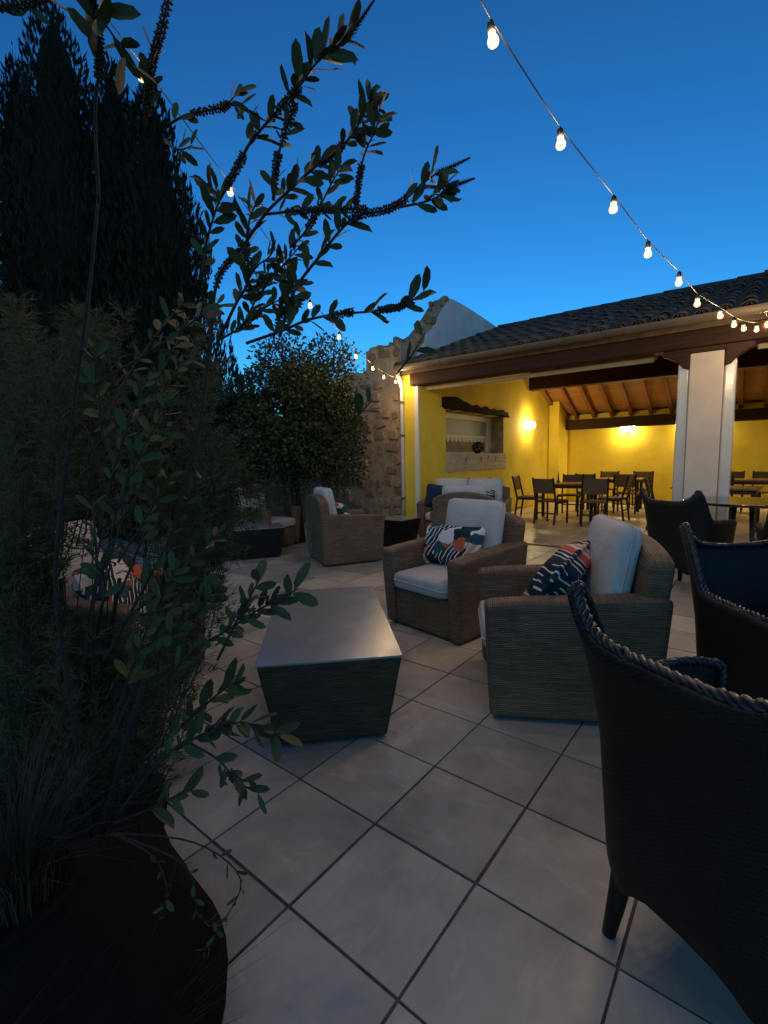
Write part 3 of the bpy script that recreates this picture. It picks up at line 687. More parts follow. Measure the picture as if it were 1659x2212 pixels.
for th in TH:
    zt = rim_z(th); p0 = tub_pt(th, 0.5)
    if prev is not None: arc += (p0-prev).length
    prev = p0
    for j in range(NZ+1):
        zb = 0.20 + 0.05*math.cos(R_(th)*4)**2
        z = zb+(zt-zb)*j/NZ; vs.append(tub_pt(th, z)); us.append((arc, z))
b.add(vs, [(i*(NZ+1)+j, (i+1)*(NZ+1)+j, (i+1)*(NZ+1)+j+1, i*(NZ+1)+j+1) for i in range(52) for j in range(NZ)])
shell = b.build('shell', 'wicker_dark', tub, smooth=True)
lay = shell.data.uv_layers[0].data
for lp in shell.data.loops: lay[lp.index].uv = us[lp.vertex_index]
so = shell.modifiers.new('thickness', 'SOLIDIFY'); so.thickness = 0.026; so.offset = -1
path = [tub_pt(130, z) for z in (0.30, 0.42, 0.54, 0.64)] + [tub_pt(t, rim_z(t)) for t in TH[::-1]] + [tub_pt(-130, z) for z in (0.64, 0.54, 0.42, 0.30)]
dens = []
for i in range(len(path)-1):
    for k in range(5): dens.append(path[i].lerp(path[i+1], k/5))
L = 0; braid = MB(); acc = [0]
for i in range(1, len(dens)): L += (dens[i]-dens[i-1]).length; acc.append(L)
for ph in range(3):
    pp = []
    for i, p in enumerate(dens):
        t = (dens[min(i+1, len(dens)-1)]-dens[max(i-1, 0)]).normalized(); n1 = t.cross(Vector((0, 0, 1))); n1 = n1.normalized() if n1.length > .1 else t.orthogonal().normalized(); n2 = t.cross(n1); p = p + n2*rnd.gauss(0, .0012) + n1*rnd.gauss(0, .0012)
        a = acc[i]/0.062*2*PI + ph*2*PI/3; pp.append(p+(n1*math.cos(a)*1.15+n2*math.sin(a)*0.8)*0.008)
    braid.tube(pp, 0.0075, 6)
braid.build('braided_rim', 'rope', tub, smooth=True)
b = MB(); n = 28; pts = []
for k in range(n):
    a = 2*PI*k/n; sx, sy = math.sin(a), math.cos(a); pts.append((math.copysign(abs(sx)**0.6, sx)*0.245, math.copysign(abs(sy)**0.6, sy)*0.25-0.01))
b.prism(pts, 0.385, 0.445, 'z'); b.build('seat', 'wicker_dark', tub, bevel=0.02, seg=3)
b = MB(); b.box(-0.215, 0.215, -0.235, -0.205, 0.24, 0.384); b.build('apron', 'wicker_dark', tub, bevel=0.01)
for sx in (-1, 1):
    for sy in (-1, 1):
        b = MB(); x, y = sx*0.205, sy*0.20
        b.tube([(x*0.97, y*0.97, 0.38), (x, y, 0.22), (x*1.05, y*1.06, 0.10), (x*1.10, y*1.12, 0.0)], [0.032, 0.030, 0.024, 0.018], 10); b.build('leg', 'wicker_dark', tub, smooth=True)
def place_tub(o, x, y, face, label): o.location = (x, y, 0); o.rotation_euler = (0, 0, facing(face)); o['label'] = label
place_tub(tub, 0.05, 1.36, 60, 'black woven tub chair with braided rim, its arm before the side-turned rattan armchair')
c = copy_tree(tub); place_tub(c, 0.16, 2.50, -48, 'black woven tub chair with braided rim standing behind another tub chair')
c = copy_tree(tub); place_tub(c, -0.50, 5.35, 62, 'black woven tub chair with its back turned at the round table by the pillar')
c = copy_tree(tub); place_tub(c, 0.33, 5.15, 100, 'black woven tub chair on the terrace side of the round table')
c = copy_tree(tub); place_tub(c, 0.98, 2.35, 195, 'black woven tub chair drawn up opposite two others')
# round table by the pillar
rtb = thing('round_table', 'round dark table with reflecting top in front of the white pillar', 'table', (-0.12, 6.25, 0))
b = MB(); b.lathe([(0.52, 0.772), (0.55, 0.778), (0.55, 0.796), (0.54, 0.802), (0.0, 0.802)], 40); b.build('table_top', 'dark_gloss', rtb)
for k in range(4):
    a = PI/4+k*PI/2; b = MB()
    b.tube([(0.10*math.cos(a), 0.10*math.sin(a), 0.771), (0.13*math.cos(a), 0.13*math.sin(a), 0.4), (0.34*math.cos(a), 0.34*math.sin(a), 0.02)], 0.022, 8); b.build('leg', 'metal', rtb, smooth=True)

# ---------------------------------------------------------------- dining set inside the porch
def dining_chair():
    t = thing('dining_chair', 'x', 'chair', group='dining chairs in the porch')
    b = MB(); b.box(-0.225, 0.225, -0.23, 0.20, 0.43, 0.465); b.build('seat', 'sling', t, bevel=0.012)
    for s in (-1, 1):
        b = MB(); b.tube([(s*0.215, -0.215, 0.44), (s*0.215, -0.22, 0.0)], 0.02, 6); b.build('leg', 'chair_wood', t)
        b = MB(); b.tube([(s*0.215, 0.32, 0.90), (s*0.215, 0.235, 0.55), (s*0.215, 0.205, 0.42), (s*0.215, 0.26, 0.0)], 0.02, 6); b.build('leg', 'chair_wood', t)
        b = MB(); b.box(s*0.215-0.012, s*0.215+0.012, -0.20, 0.20, 0.40, 0.43); b.build('rail', 'chair_wood', t)
    b = MB(); b.box(-0.20, 0.20, 0.205, 0.225, 0.20, 0.225); b.build('stretcher', 'chair_wood', t)
    b = MB(); b.add([(-.2, .252, .60), (.2, .252, .60), (.2, .312, .885), (-.2, .312, .885), (-.2, .264, .60), (.2, .264, .60), (.2, .324, .885), (-.2, .324, .885)], [(0,1,2,3),(7,6,5,4),(0,4,5,1),(1,5,6,2),(2,6,7,3),(3,7,4,0)]); b.build('back_panel', 'sling', t)
    return t
def dining_table(label, x, y, rz, L=1.2, Wd=0.8):
    t = thing('dining_table', label, 'table', (x, y, 0), rz, 'dining tables in the porch')
    b = MB(); b.box(-L/2, L/2, -Wd/2, Wd/2, 0.725, 0.755); b.build('table_top', 'table_wood', t, bevel=0.006)
    b = MB(); b.box(-L/2+.05, L/2-.05, -Wd/2+.05, Wd/2-.05, 0.66, 0.724); b.build('apron', 'chair_wood', t)
    for sx in (-1, 1):
        for sy in (-1, 1):
            b = MB(); b.box(sx*(L/2-.07)-.03, sx*(L/2-.07)+.03, sy*(Wd/2-.07)-.03, sy*(Wd/2-.07)+.03, 0, 0.66); b.build('leg', 'chair_wood', t)
    return t
dining_table('wooden dining table beside the yellow side wall', -3.15, 10.10, R_(8))
dining_table('wooden dining table deeper in the porch near the back wall lamp', -2.75, 12.5, R_(3))
dining_table('wooden dining table just behind the white pillar', -0.55, 9.6, R_(-4))
dining_table('wooden dining table at the back wall beyond the pillar', -0.2, 12.6, 0)
dc = dining_chair(); first = [True]
def dchair(x, y, face, label):
    o = dc if first[0] else copy_tree(dc); first[0] = False
    o.location = (x, y, 0); o.rotation_euler = (0, 0, facing(face)); o['label'] = label
dchair(-3.88, 9.98, 5, 'dark wooden sling chair between side wall and first dining table')
dchair(-3.18, 9.30, 78, 'dark wooden sling chair with back to the terrace, near the sofa')
dchair(-2.43, 9.42, 108, 'dark wooden sling chair with back to the terrace, across from the pillar')
dchair(-3.3, 10.85, -85, 'dark wooden sling chair on the far side of first dining table')
dchair(-2.3, 10.35, 178, 'dark wooden sling chair at the pillar end of first dining table')
dchair(-3.15, 11.85, 85, 'dark wooden sling chair at the deeper dining table, back to the terrace')
dchair(-2.35, 11.85, 92, 'dark wooden sling chair at the deeper dining table, pushed in beside its twin')
dchair(-3.1, 13.2, -90, 'dark wooden sling chair under the back wall lamp, side wall end')
dchair(-2.3, 13.2, -88, 'dark wooden sling chair under the back wall lamp, pillar end')
dchair(-1.25, 9.5, 2, 'dark wooden sling chair beside the table behind the pillar')
dchair(-0.6, 10.35, -92, 'dark wooden sling chair on the far side of the table behind the pillar')
dchair(-0.5, 13.25, -90, 'dark wooden sling chair against the back wall beyond the pillar')
dchair(0.1, 13.25, -90, 'dark wooden sling chair against the back wall at the last table')
dchair(-4.3, 8.62, -50, 'dark wooden sling chair standing against the side wall behind the sofa')
b = MB(); b.lathe([(0.035, 0), (0.04, 0.02), (0.02, 0.05), (0.012, 0.16), (0.004, 0.24)], 10)
o = b.build('candle_holder', 'metal', smooth=True); o.location = (-3.35, 10.2, 0.755); tag(o, 'slim pointed candle holder on first dining table', 'candle holder')

# ---------------------------------------------------------------- string lights
def catenary(P, n=4):
    out = []
    for i in range(len(P)-1):
        a, c = Vector(P[i]), Vector(P[i+1])
        for k in range(n): t = k/n; q = a.lerp(c, t); q.z -= 0.03*(a-c).length*t*(1-t)*0.6; out.append(q)
    out.append(Vector(P[-1])); return out
bulb_b = MB(); bulb_b.lathe([(0.010, 0.0), (0.013, -0.012), (0.021, -0.034), (0.025, -0.052), (0.021, -0.068), (0.010, -0.078), (0.002, -0.080)], 12)
bulb_b.v = [(x*.90, y*.90, z*.72) for x, y, z in bulb_b.v]
bulb_me = bulb_b.mesh('bulb', True); bulb_me.materials.append(M['bulb'])
so_b = MB(); so_b.lathe([(0.004, 0.040), (0.013, 0.034), (0.016, 0.01), (0.0155, -0.004), (0.011, -0.005)], 10); so_me = so_b.mesh('socket', True); so_me.materials.append(M['cable'])
def string_light(label, P, tail_a, tail_b):
    t = thing('string_light', label, 'string light', P[-1], 0, 'string lights over the terrace')
    full = tail_a+[Vector(p)+Vector((0, 0, 0.085)) for p in P]+tail_b
    b = MB(); b.tube([q-Vector(P[-1]) for q in catenary(full, 5)], 0.0034, 6); b.build('cable', 'cable', t, smooth=True)
    for p in P:
        s = link('socket', so_me, None, t); s.location = Vector(p)+Vector((0, 0, 0.045))-Vector(P[-1])
        o = link('bulb', bulb_me, None, s); o.location = (0, 0, 0)
        ld = bpy.data.lights.new('bulb_glow', 'POINT'); ld.energy = BULB_W; ld.color = (1.0, 0.66, 0.33); ld.shadow_soft_size = 0.034; ld.use_soft_falloff = False
        lo = bpy.data.objects.new('bulb_glow', ld); COL.objects.link(lo); lo.parent = s; lo.location = (0, 0, -0.036)
        s.rotation_euler = (rnd.gauss(0, .12), rnd.gauss(0, .12), 0)
LP = [(-2.44,0.05,3.80),(-2.62,0.53,3.77),(-2.80,1.03,3.70),(-3.008,1.563,3.575),(-3.298,2.338,3.34),(-3.541,2.989,3.089),(-3.757,3.567,2.88),(-4.022,4.277,2.741),(-4.212,4.784,2.626),(-4.443,5.402,2.585),(-4.625,5.888,2.548),(-4.846,6.479,2.569),(-4.966,6.80,2.611)]
RP = [(-1.20,0.15,3.60),(-1.10,0.74,3.36),(-1.0,1.32,3.12),(-0.906,1.869,2.89),(-0.813,2.399,2.732),(-0.711,2.979,2.633),(-0.622,3.479,2.534),(-0.521,4.052,2.491),(-0.447,4.476,2.43),(-0.341,5.072,2.448),(-0.26,5.533,2.454),(-0.202,5.866,2.475),(-0.107,6.40,2.554)]
string_light('string of glowing bulbs from the downpipe corner up past the shrub and cypress', LP, [Vector((-2.25, -0.5, 3.92))], [Vector((-5.02, 6.90, 2.76))])
string_light('string of glowing bulbs rising from the eave near the pillar across open sky', RP, [Vector((-1.3, -0.5, 3.95))], [Vector((-0.06, 6.66, 2.80))])
EP = [tuple(at(1656, 704, 5.25)), (0.36, 6.40, 2.56), (0.72, 6.42, 2.47), (1.15, 6.42, 2.50)]
string_light('short string of glowing bulbs slung along the gutter beside the pillar', EP, [Vector((-0.04, 6.66, 2.79))], [Vector((1.7, 6.66, 2.79))])

# ---------------------------------------------------------------- plants
def leaf_geo(n=4, fold=0.10, curl=0.12):
    vs = [(0, 0, 0)]; fs = []
    st = [(0.2, 0.33), (0.52, 0.5), (0.84, 0.38)]
    for t, wd in st: z = -curl*t*t; vs += [(-wd, t, z+fold), (0, t, z), (wd, t, z+fold)]
    vs.append((0, 1, -curl))
    fs = [(0, 2, 1), (0, 3, 2), (1, 2, 5, 4), (2, 3, 6, 5), (4, 5, 8, 7), (5, 6, 9, 8), (7, 8, 10), (8, 9, 10)]
    return vs, fs
LV, LF = leaf_geo()
leaf_me = bpy.data.meshes.new('leaf'); leaf_me.from_pydata(LV, [], LF); leaf_me.update(); leaf_me.materials.append(M['leaf'])
leaf_me.polygons.foreach_set('use_smooth', [True]*len(leaf_me.polygons))
leaf_mes = [leaf_me]
for fo, cu, tw in ((0.22, 0.35, 0.25), (0.05, -0.18, -0.3), (0.30, 0.6, 0.1)):
    vs_, fs_ = leaf_geo(4, fo, cu); vs_ = [(x*math.cos(tw*y*2)-z*math.sin(tw*y*2)+0.12*tw*y*y, y, x*math.sin(tw*y*2)+z*math.cos(tw*y*2)) for x, y, z in vs_]
    me_ = bpy.data.meshes.new('leaf'); me_.from_pydata(vs_, [], fs_); me_.update(); me_.materials.append(M['leaf']); me_.polygons.foreach_set('use_smooth', [True]*len(me_.polygons)); leaf_mes.append(me_)
def leaf_matrix(p, d, up, L, W):
    d = d.normalized(); x = d.cross(up); x = x.normalized() if x.length > 1e-3 else d.orthogonal().normalized(); z = x.cross(d)
    m = Matrix((( x.x*W, d.x*L, z.x*W, p.x), (x.y*W, d.y*L, z.y*W, p.y), (x.z*W, d.z*L, z.z*W, p.z), (0, 0, 0, 1))); return m
def smooth_path(P, n=6):
    out = []
    for i in range(len(P)-1):
        p0, p1, p2, p3 = P[max(i-1, 0)], P[i], P[i+1], P[min(i+2, len(P)-1)]
        for k in range(n):
            t = k/n; out.append(0.5*((2*p1)+(p2-p0)*t+(2*p0-5*p1+4*p2-p3)*t*t+(3*p1-p0-3*p2+p3)*t**3))
    out.append(P[-1]); return out
def along(path, t):
    f = t*(len(path)-1); i = min(int(f), len(path)-2); return path[i].lerp(path[i+1], f-i), (path[i+1]-path[i]).normalized()

# potted bottlebrush shrub: branches read off the photograph as directions, at the depth that gives 6 cm leaves
ROOT = onz(205, 1905)
shrub = thing('bottlebrush_shrub', 'dark leafy shrub with oval leaves and seed capsule spikes growing behind the dark jar', 'shrub', (ROOT.x, ROOT.y, 0))
SO = Vector((ROOT.x, ROOT.y, 0))
leaf_specs = []; capsules = MB(); spikes = MB(); extra = MB(); redleaf = []
K = 0.4494
def cr_(pts): return [(338.9+x*K, y*K) for x, y in pts]
def branch(pts, d0, d1, rad=0.004, leaves=(), caps=(), spike=None, wob=0.02, name='branch', dens=1.0):
    n = len(pts); P = [at(x, y, d0+(d1-d0)*i/(n-1)+rnd.uniform(-wob, wob)) for i, (x, y) in enumerate(pts)]
    path = smooth_path(P, 5); m = len(path)
    b = MB(); b.tube([q-SO for q in path], [rad*(1-0.55*i/(m-1)) for i in range(m)], 6); b.build(name, 'bark', shrub, smooth=True, uv=False)
    length = sum((path[i+1]-path[i]).length for i in range(m-1))
    for t0, t1, L in leaves:
        cnt = max(2, int(length*(t1-t0)/0.0098*dens)); ph = rnd.uniform(0, 6.3)
        for k in range(cnt):
            t = t0+(t1-t0)*(k+rnd.random()*0.6)/cnt; p, d = along(path, min(t, 0.999))
            ph += 2.4; s = d.orthogonal().normalized(); s.rotate(Matrix.Rotation(ph, 3, d))
            dirv = (d*rnd.uniform(0.55, 1.0)+s*rnd.uniform(0.6, 1.0)).normalized()
            up = (-FWD*rnd.uniform(.2, 1.3) + Vector((rnd.gauss(0, .55), rnd.gauss(0, .55), rnd.gauss(0.3, .5))))
            ll = L*rnd.triangular(0.6, 1.6, 1.15); leaf_specs.append((leaf_matrix(p+s*rad*0.5-SO, dirv, up, ll, ll*rnd.uniform(0.32, 0.42)), ll))
    for t0, t1 in caps:
        cnt = int(length*(t1-t0)/0.0013)
        for k in range(cnt):
            t = t0+(t1-t0)*k/cnt; p, d = along(path, t); s = d.orthogonal().normalized(); s.rotate(Matrix.Rotation(k*2.4, 3, d))
            c = p+s*(rad*0.7+rnd.uniform(.003, .0055))-SO; r = rnd.uniform(.0034, .005); e = d*r; f = s.cross(d)*r
            capsules.add([c-e, c+f, c+e, c-f, c+s*r*1.2, c-s*r], [(0,1,4),(1,2,4),(2,3,4),(3,0,4),(1,0,5),(2,1,5),(3,2,5),(0,3,5)])
    if spike:
        a = path[-1]; z = at(spike[0], spike[1], d1); d = (z-a).normalized(); ll = (z-a).length; ns = int(ll/0.0006)
        spikes.tube([a-SO, z-SO], [0.0025, 0.0008], 5)
        for k in range(ns):
            t = k/ns; p = a+d*ll*t-SO; s = d.orthogonal().normalized(); s.rotate(Matrix.Rotation(k*2.4, 3, d)); r = 0.0105*(1-0.72*t)
            q = p+s*r+d*r*0.9; g_ = s.cross(d)*0.0017; spikes.add([p-g_, p+g_, q+g_*.6, q-g_*.6], [(0, 1, 2, 3)])
RD = (ROOT-CAM).dot(FWD)
branch([(205, 1905), (225, 1790), (262, 1640), (330, 1400), (372, 1150), (430, 930), (452, 740)], RD, 1.34, 0.012, name='trunk')
branch([(205, 1905), (190, 1760), (150, 1500), (120, 1250), (150, 950), (190, 650), (212, 430)], RD, 1.15, 0.008, name='trunk')
C = cr_
branch(C([(255, 1690), (290, 1350), (410, 1190), (520, 1030), (620, 930), (740, 820), (830, 750), (930, 660), (990, 560), (1030, 470)]), 1.32, 1.28, 0.0055, [(0.42, 0.62, .052), (0.72, 1.0, .055)], [(0.10, 0.24), (0.60, 0.74)], dens=1.1)
branch(C([(955, 1005), (970, 880), (985, 790), (1010, 710), (1055, 610), (1075, 500)]), 1.30, 1.26, 0.004, [(0.5, 1.0, .050)], [(0.05, 0.4)], dens=1.3)
branch(C([(300, 960), (345, 880), (400, 780), (440, 700), (520, 600), (610, 500), (680, 420), (760, 310), (850, 235), (920, 180)]), 1.25, 1.10, 0.005, [(0.33, 0.5, .05), (0.58, 1.0, .055)], [(0.08, 0.28), (0.48, 0.68)], spike=(338.9+1045*K, 0), dens=1.15)
branch(C([(560, 960), (570, 830), (588, 730), (630, 600), (665, 500)]), 1.22, 1.17, 0.005, [(0.0, 0.2, .04), (0.55, 0.8, .04)], [(0.12, 0.5), (0.6, 1.0)])
branch(C([(55, 600), (150, 550), (300, 520), (345, 495), (395, 430)]), 1.2, 1.15, 0.0035, [(0.1, 0.3, .034), (0.75, 1.0, .04)], [(0.28, 0.72)])
branch(C([(340, 500), (420, 520), (470, 580)]), 1.16, 1.14, 0.003, [(0.2, 1.0, .045)], dens=0.7)
branch(C([(60, 700), (110, 720), (170, 700)]), 1.2, 1.18, 0.003, [(0.2, 1.0, .036)])
branch(C([(590, 1620), (640, 1450), (690, 1350), (800, 1210), (880, 1110), (960, 1040), (1100, 1010), (1180, 970), (1280, 880), (1335, 840)]), 1.36, 1.24, 0.0055, [(0.05, 0.22, .05), (0.26, 0.5, .05), (0.78, 1.0, .05)], [(0.52, 0.80)], spike=(338.9+1502*K, 760*K), dens=0.8)
branch(C([(1165, 995), (1270, 975), (1350, 945), (1390, 905)]), 1.25, 1.22, 0.0035, [(0.2, 1.0, .048)], spike=(338.9+1525*K, 858*K), dens=1.2)
branch(C([(1300, 960), (1350, 920), (1380, 900)]), 1.24, 1.22, 0.003, [(0.3, 1.0, .045)], spike=(338.9+1450*K, 868*K))
branch(C([(520, 1030), (700, 1012), (850, 1010), (1010, 1005)]), 1.3, 1.27, 0.004, [(0.1, 0.35, .04), (0.5, 0.8, .035)], [(0.2, 1.0)])
branch(C([(430, 1650), (600, 1590), (720, 1540), (850, 1512), (1000, 1500), (1080, 1490), (1180, 1470), (1290, 1400)]), 1.35, 1.2, 0.0045, [(0.12, 0.5, .045), (0.55, 0.72, .05), (0.8, 1.0, .055)], [(0.42, 0.52), (0.68, 0.92)], dens=0.7)
branch(C([(290, 1650), (380, 1460), (440, 1350), (432, 1200), (445, 1060), (475, 980)]), 1.34, 1.3, 0.005, [(0.2, 1.0, .05)], [(0.5, 0.65)])
branch(C([(215, 1330), (240, 1160), (280, 1020), (300, 950), (240, 880)]), 1.26, 1.22, 0.004, [(0.1, 1.0, .052)], dens=0.9)
branch(C([(290, 1640), (400, 1575), (520, 1480), (610, 1430)]), 1.38, 1.36, 0.0035, [(0.2, 1.0, .045)], [(0.3, 0.6)])
branch(C([(640, 1190), (700, 1130), (760, 1040), (840, 880), (890, 800)]), 1.31, 1.27, 0.004, [(0.0, 0.3, .042), (0.5, 1.0, .05)], [(0.35, 0.6)], dens=1.1)
branch(C([(490, 1420), (560, 1330), (620, 1260), (690, 1180)]), 1.36, 1.34, 0.0035, [(0.0, 1.0, .042)], dens=1.1)
branch(C([(560, 1620), (600, 1500), (650, 1400), (600, 1250)]), 1.38, 1.35, 0.004, [(0.0, 1.0, .046)], [(0.2, 0.4)], dens=1.1)
branch(C([(430, 1360), (480, 1280), (535, 1240), (570, 1190)]), 1.34, 1.32, 0.0035, [(0.1, 1.0, .04)])
branch(C([(420, 1560), (470, 1450), (500, 1360), (540, 1300)]), 1.40, 1.37, 0.0035, [(0.0, 1.0, .042)], dens=1.2)
branch(C([(1150, 1800), (1230, 1700), (1290, 1600)]), 1.3, 1.28, 0.003, [(0.2, 1.0, .055)], dens=0.35)
branch([(770, 900), (790, 880), (805, 862)], 1.3, 1.28, 0.0025, [(0.1, 1.0, .05)], dens=0.9)
branch([(214, 440), (205, 250), (216, 120), (198, 0), (190, -70)], 1.14, 0.95, 0.0045, [(0.45, 1.0, .06)], [(0.4, 1.0)], dens=0.7)
branch([(312, 270), (322, 200), (330, 130), (350, 60), (368, -25)], 1.12, 1.05, 0.0045, [(0.15, 0.6, .045)], [(0.1, 1.0)], dens=0.7)
branch([(175, -20), (240, 70), (290, 150)], 1.0, 1.0, 0.003, [(0.1, 1.0, .065)], dens=0.4)
branch([(-30, 12), (50, 10), (110, -12)], 0.92, 0.9, 0.003, [(0.0, 1.0, .05)], [(0, .9)], dens=0.4)
branch([(330, 1490), (420, 1405), (490, 1362), (560, 1316), (600, 1298), (642, 1272)], 1.2, 1.12, 0.004, [(0.1, 0.78, .05), (0.9, 1.0, .05)], [(0.72, 0.9)], dens=0.9)
branch([(470, 1425), (512, 1340), (535, 1300), (560, 1252)], 1.15, 1.1, 0.0035, [(0.3, 0.75, .035), (0.85, 1.0, .05)], [(0.35, 0.7)], dens=1.0)
branch([(300, 1330), (370, 1312), (430, 1292), (475, 1272)], 1.22, 1.2, 0.0035, [(0.0, 1.0, .05)], dens=0.9)
branch([(330, 1420), (390, 1350), (430, 1320), (450, 1290)], 1.2, 1.2, 0.0035, [(0.0, 1.0, .05)], dens=0.9)
branch([(310, 1640), (400, 1560), (470, 1500), (505, 1475)], 1.15, 1.1, 0.004, [(0.2, 1.0, .048)], dens=0.8)
branch([(255, 1760), (340, 1650), (430, 1590), (520, 1560), (605, 1592)], 1.12, 1.02, 0.004, [(0.3, 1.0, .05)], [(0.55, 0.7)], dens=0.8)
branch([(245, 1780), (330, 1745), (375, 1722), (420, 1702)], 1.08, 1.0, 0.003, [(0.3, 1.0, .045)], dens=0.5)
branch([(400, 1600), (470, 1640), (515, 1690), (560, 1712)], 1.06, 1.0, 0.003, [(0.3, 1.0, .05)], [(0.5, 0.7)], dens=0.6)
branch([(240, 1800), (330, 1850), (360, 1930), (330, 2010)], 1.02, 0.97, 0.002, [(0.3, 1.0, .018)], dens=0.5)
branch([(250, 1800), (420, 1820), (520, 1900), (470, 2010), (440, 2060)], 1.02, 0.97, 0.002, [(0.3, 1.0, .02)], dens=0.5)
branch([(245, 1800), (400, 1870), (430, 1980), (490, 1990)], 1.0, 0.97, 0.002, [(0.3, 1.0, .018)], dens=0.5)
for k in range(24):                                       # inner leafy branches of the crown
    x1 = rnd.uniform(180, 480); y1 = rnd.uniform(640, 1320)
    if 130 < x1 < 370 and 1180 < y1 < 1345: continue
    x1 = min(x1, 480 - max(0, y1-1350)*0.35)
    x0, y0 = 205+rnd.uniform(-10, 60), min(1790, y1+rnd.uniform(150, 420)); d = rnd.uniform(1.28, 1.6)
    branch([(x0, y0), ((x0+x1)/2+rnd.uniform(-30, 30), (y0+y1)/2), (x1, y1)], 1.3, d, 0.004, [(0.35, 1.0, .046)], dens=0.6, name='branch')
# 300 leaves that show largest are pieces of their own, the rest one part
def vis(sp):
    p = sp[0].to_translation()+SO-CAM; z = p.dot(FWD); u = p.dot(RGT)/z*FPX+829; v = 1106-p.dot(UPV)/z*FPX
    return (1.0 if (u > 430 and v < 760) or v > 1220 else 0.3)*sp[1]/z*(1.0 if -20 < u < 1680 and -20 < v < 2230 else 0.01)
leaf_specs.sort(key=vis, reverse=True)
for mt, L in leaf_specs[:295]:
    o = link('leaf', leaf_mes[rnd.randrange(4)], None, shrub); o.matrix_local = mt
rest = MB()
for mt, L in leaf_specs[295:]: rest.add([mt @ Vector(v) for v in LV], LF)
stuff(rest.build('foliage', 'leaf', shrub, smooth=True, uv=False))
stuff(capsules.build('seed_capsules', 'capsule', shrub, uv=False)); stuff(spikes.build('flower_spikes', 'capsule', shrub, uv=False))
p = at(441, 686, 1.22)-SO
o = bpy.data.objects.new('old_leaf', leaf_me.copy()); COL.objects.link(o); o.parent = shrub; o.data.materials.clear(); o.data.materials.append(M['leaf_red'])
o.matrix_local = leaf_matrix(p, RGT*0.9+UPV*0.35, -FWD, 0.05, 0.022); o['label'] = 'old orange-red leaf'
# big round-shouldered jar in front of the planting bed
pc = Vector((-1.2, 0.2, 0))
pot = thing('garden_jar', 'large dark round-shouldered jar standing before the planting bed', 'jar', (pc.x, pc.y, 0))
b = MB(); b.lathe([(0.40, 0.0), (0.43, 0.03), (0.435, 0.08), (0.40, 0.16), (0.33, 0.25), (0.22, 0.33), (0.135, 0.37), (0.125, 0.385), (0.14, 0.40), (0.13, 0.408), (0.10, 0.395), (0.0, 0.37)], 44); b.build('body', 'pot', pot, smooth=True)
bed = MB(); nr, na = 7, 36; bc = onz(90, 1830); bv = [(bc.x, bc.y, 0.07)]
for i in range(1, nr+1):
    for k in range(na):
        a = 2*PI*k/na; r = i/nr*(0.42+0.05*math.sin(3*a+1)+0.04*math.sin(5*a)); bv.append((bc.x+r*math.cos(a)*1.5, bc.y+r*math.sin(a), 0.07*math.cos(i/nr*PI/2)+0.004+rnd.uniform(-.006, .006)*(i < nr)))
bed.add(bv, [(0, 1+k, 1+(k+1) % na) for k in range(na)]+[(1+(i-1)*na+k, 1+i*na+k, 1+i*na+(k+1) % na, 1+(i-1)*na+(k+1) % na) for i in range(1, nr) for k in range(na)])
struct(bed.build('planting_bed', 'soil', smooth=True, uv=False))

# feathery needle-leaved shrub filling the space behind
F0 = at(120, 1780, 1.75)
feather = thing('needle_shrub', 'dense feathery needle-leaved shrub crowding behind the oval-leaved shrub', 'shrub', (F0.x, F0.y, 0)); FO = Vector((F0.x, F0.y, 0))
nd = MB(); nst = 0
def hole(p):                                                # the gap in the foliage through which the far armchair shows
    q = p-CAM; z = q.dot(FWD); u = q.dot(RGT)/z*FPX+829.5; v = 1106-q.dot(UPV)/z*FPX
    return ((u-235)/112)**2+((v-1268)/70)**2 < 1 and rnd.random() < 0.85
def plume(p0, p1, bend, cnt, nl):
    mid = (p0+p1)/2+bend; path = smooth_path([p0, mid, p1], 7); b = MB(); m = len(path)
    if any(hole(q) for q in path) and rnd.random() < 0.8: return
    b.tube([q-FO for q in path], [0.0032*(1-0.8*i/(m-1)) for i in range(m)], 5); b.build('stem', 'bark', feather, smooth=True, uv=False)
    for k in range(cnt):
        t = rnd.uniform(0.12, 1.0)**0.75; p, d = along(path, min(t, .999)); s = d.orthogonal().normalized(); s.rotate(Matrix.Rotation(rnd.uniform(0, 6.28), 3, d))
        tl = rnd.uniform(.05, .16)*(1.15-0.7*t); dv = (d*rnd.uniform(.5, 1.1)+s).normalized(); e = p+dv*tl
        if hole(p) or hole(e): continue
        for j in range(nl):
            tt = rnd.uniform(.05, 1); q = p.lerp(e, tt); s2 = dv.orthogonal().normalized(); s2.rotate(Matrix.Rotation(rnd.uniform(0, 6.28), 3, dv))
            r = q+(dv*.9+s2*.7).normalized()*rnd.uniform(.022, .046); g_ = (r-q).cross(FWD+Vector((rnd.gauss(0, .5), rnd.gauss(0, .5), 0))); g_ = g_.normalized()*0.0019
            nd.add([q-g_-FO, q+g_-FO, r-FO], [(0, 1, 2)])
for k in range(280):
    x1 = rnd.uniform(-60, 500); y1 = rnd.uniform(640, 1560)
    lim = 470 if y1 < 800 else (560 if y1 < 1180 else 470-(y1-1180)*0.35)
    if x1 > lim: x1 = rnd.uniform(0, lim)
    if 140 < x1 < 350 and 1190 < y1 < 1400: continue
    d = rnd.uniform(1.5, 2.3); y0 = min(1800, y1+rnd.uniform(320, 640)); x0 = 150+(x1-150)*0.55+rnd.uniform(-50, 50)
    if 140 < x0 < 350 and 1190 < y0 < 1340: y0 += 200
    plume(at(x0, y0, d), at(x1, y1, d), Vector((rnd.gauss(0, .04), rnd.gauss(0, .04), 0)), 64, 9)
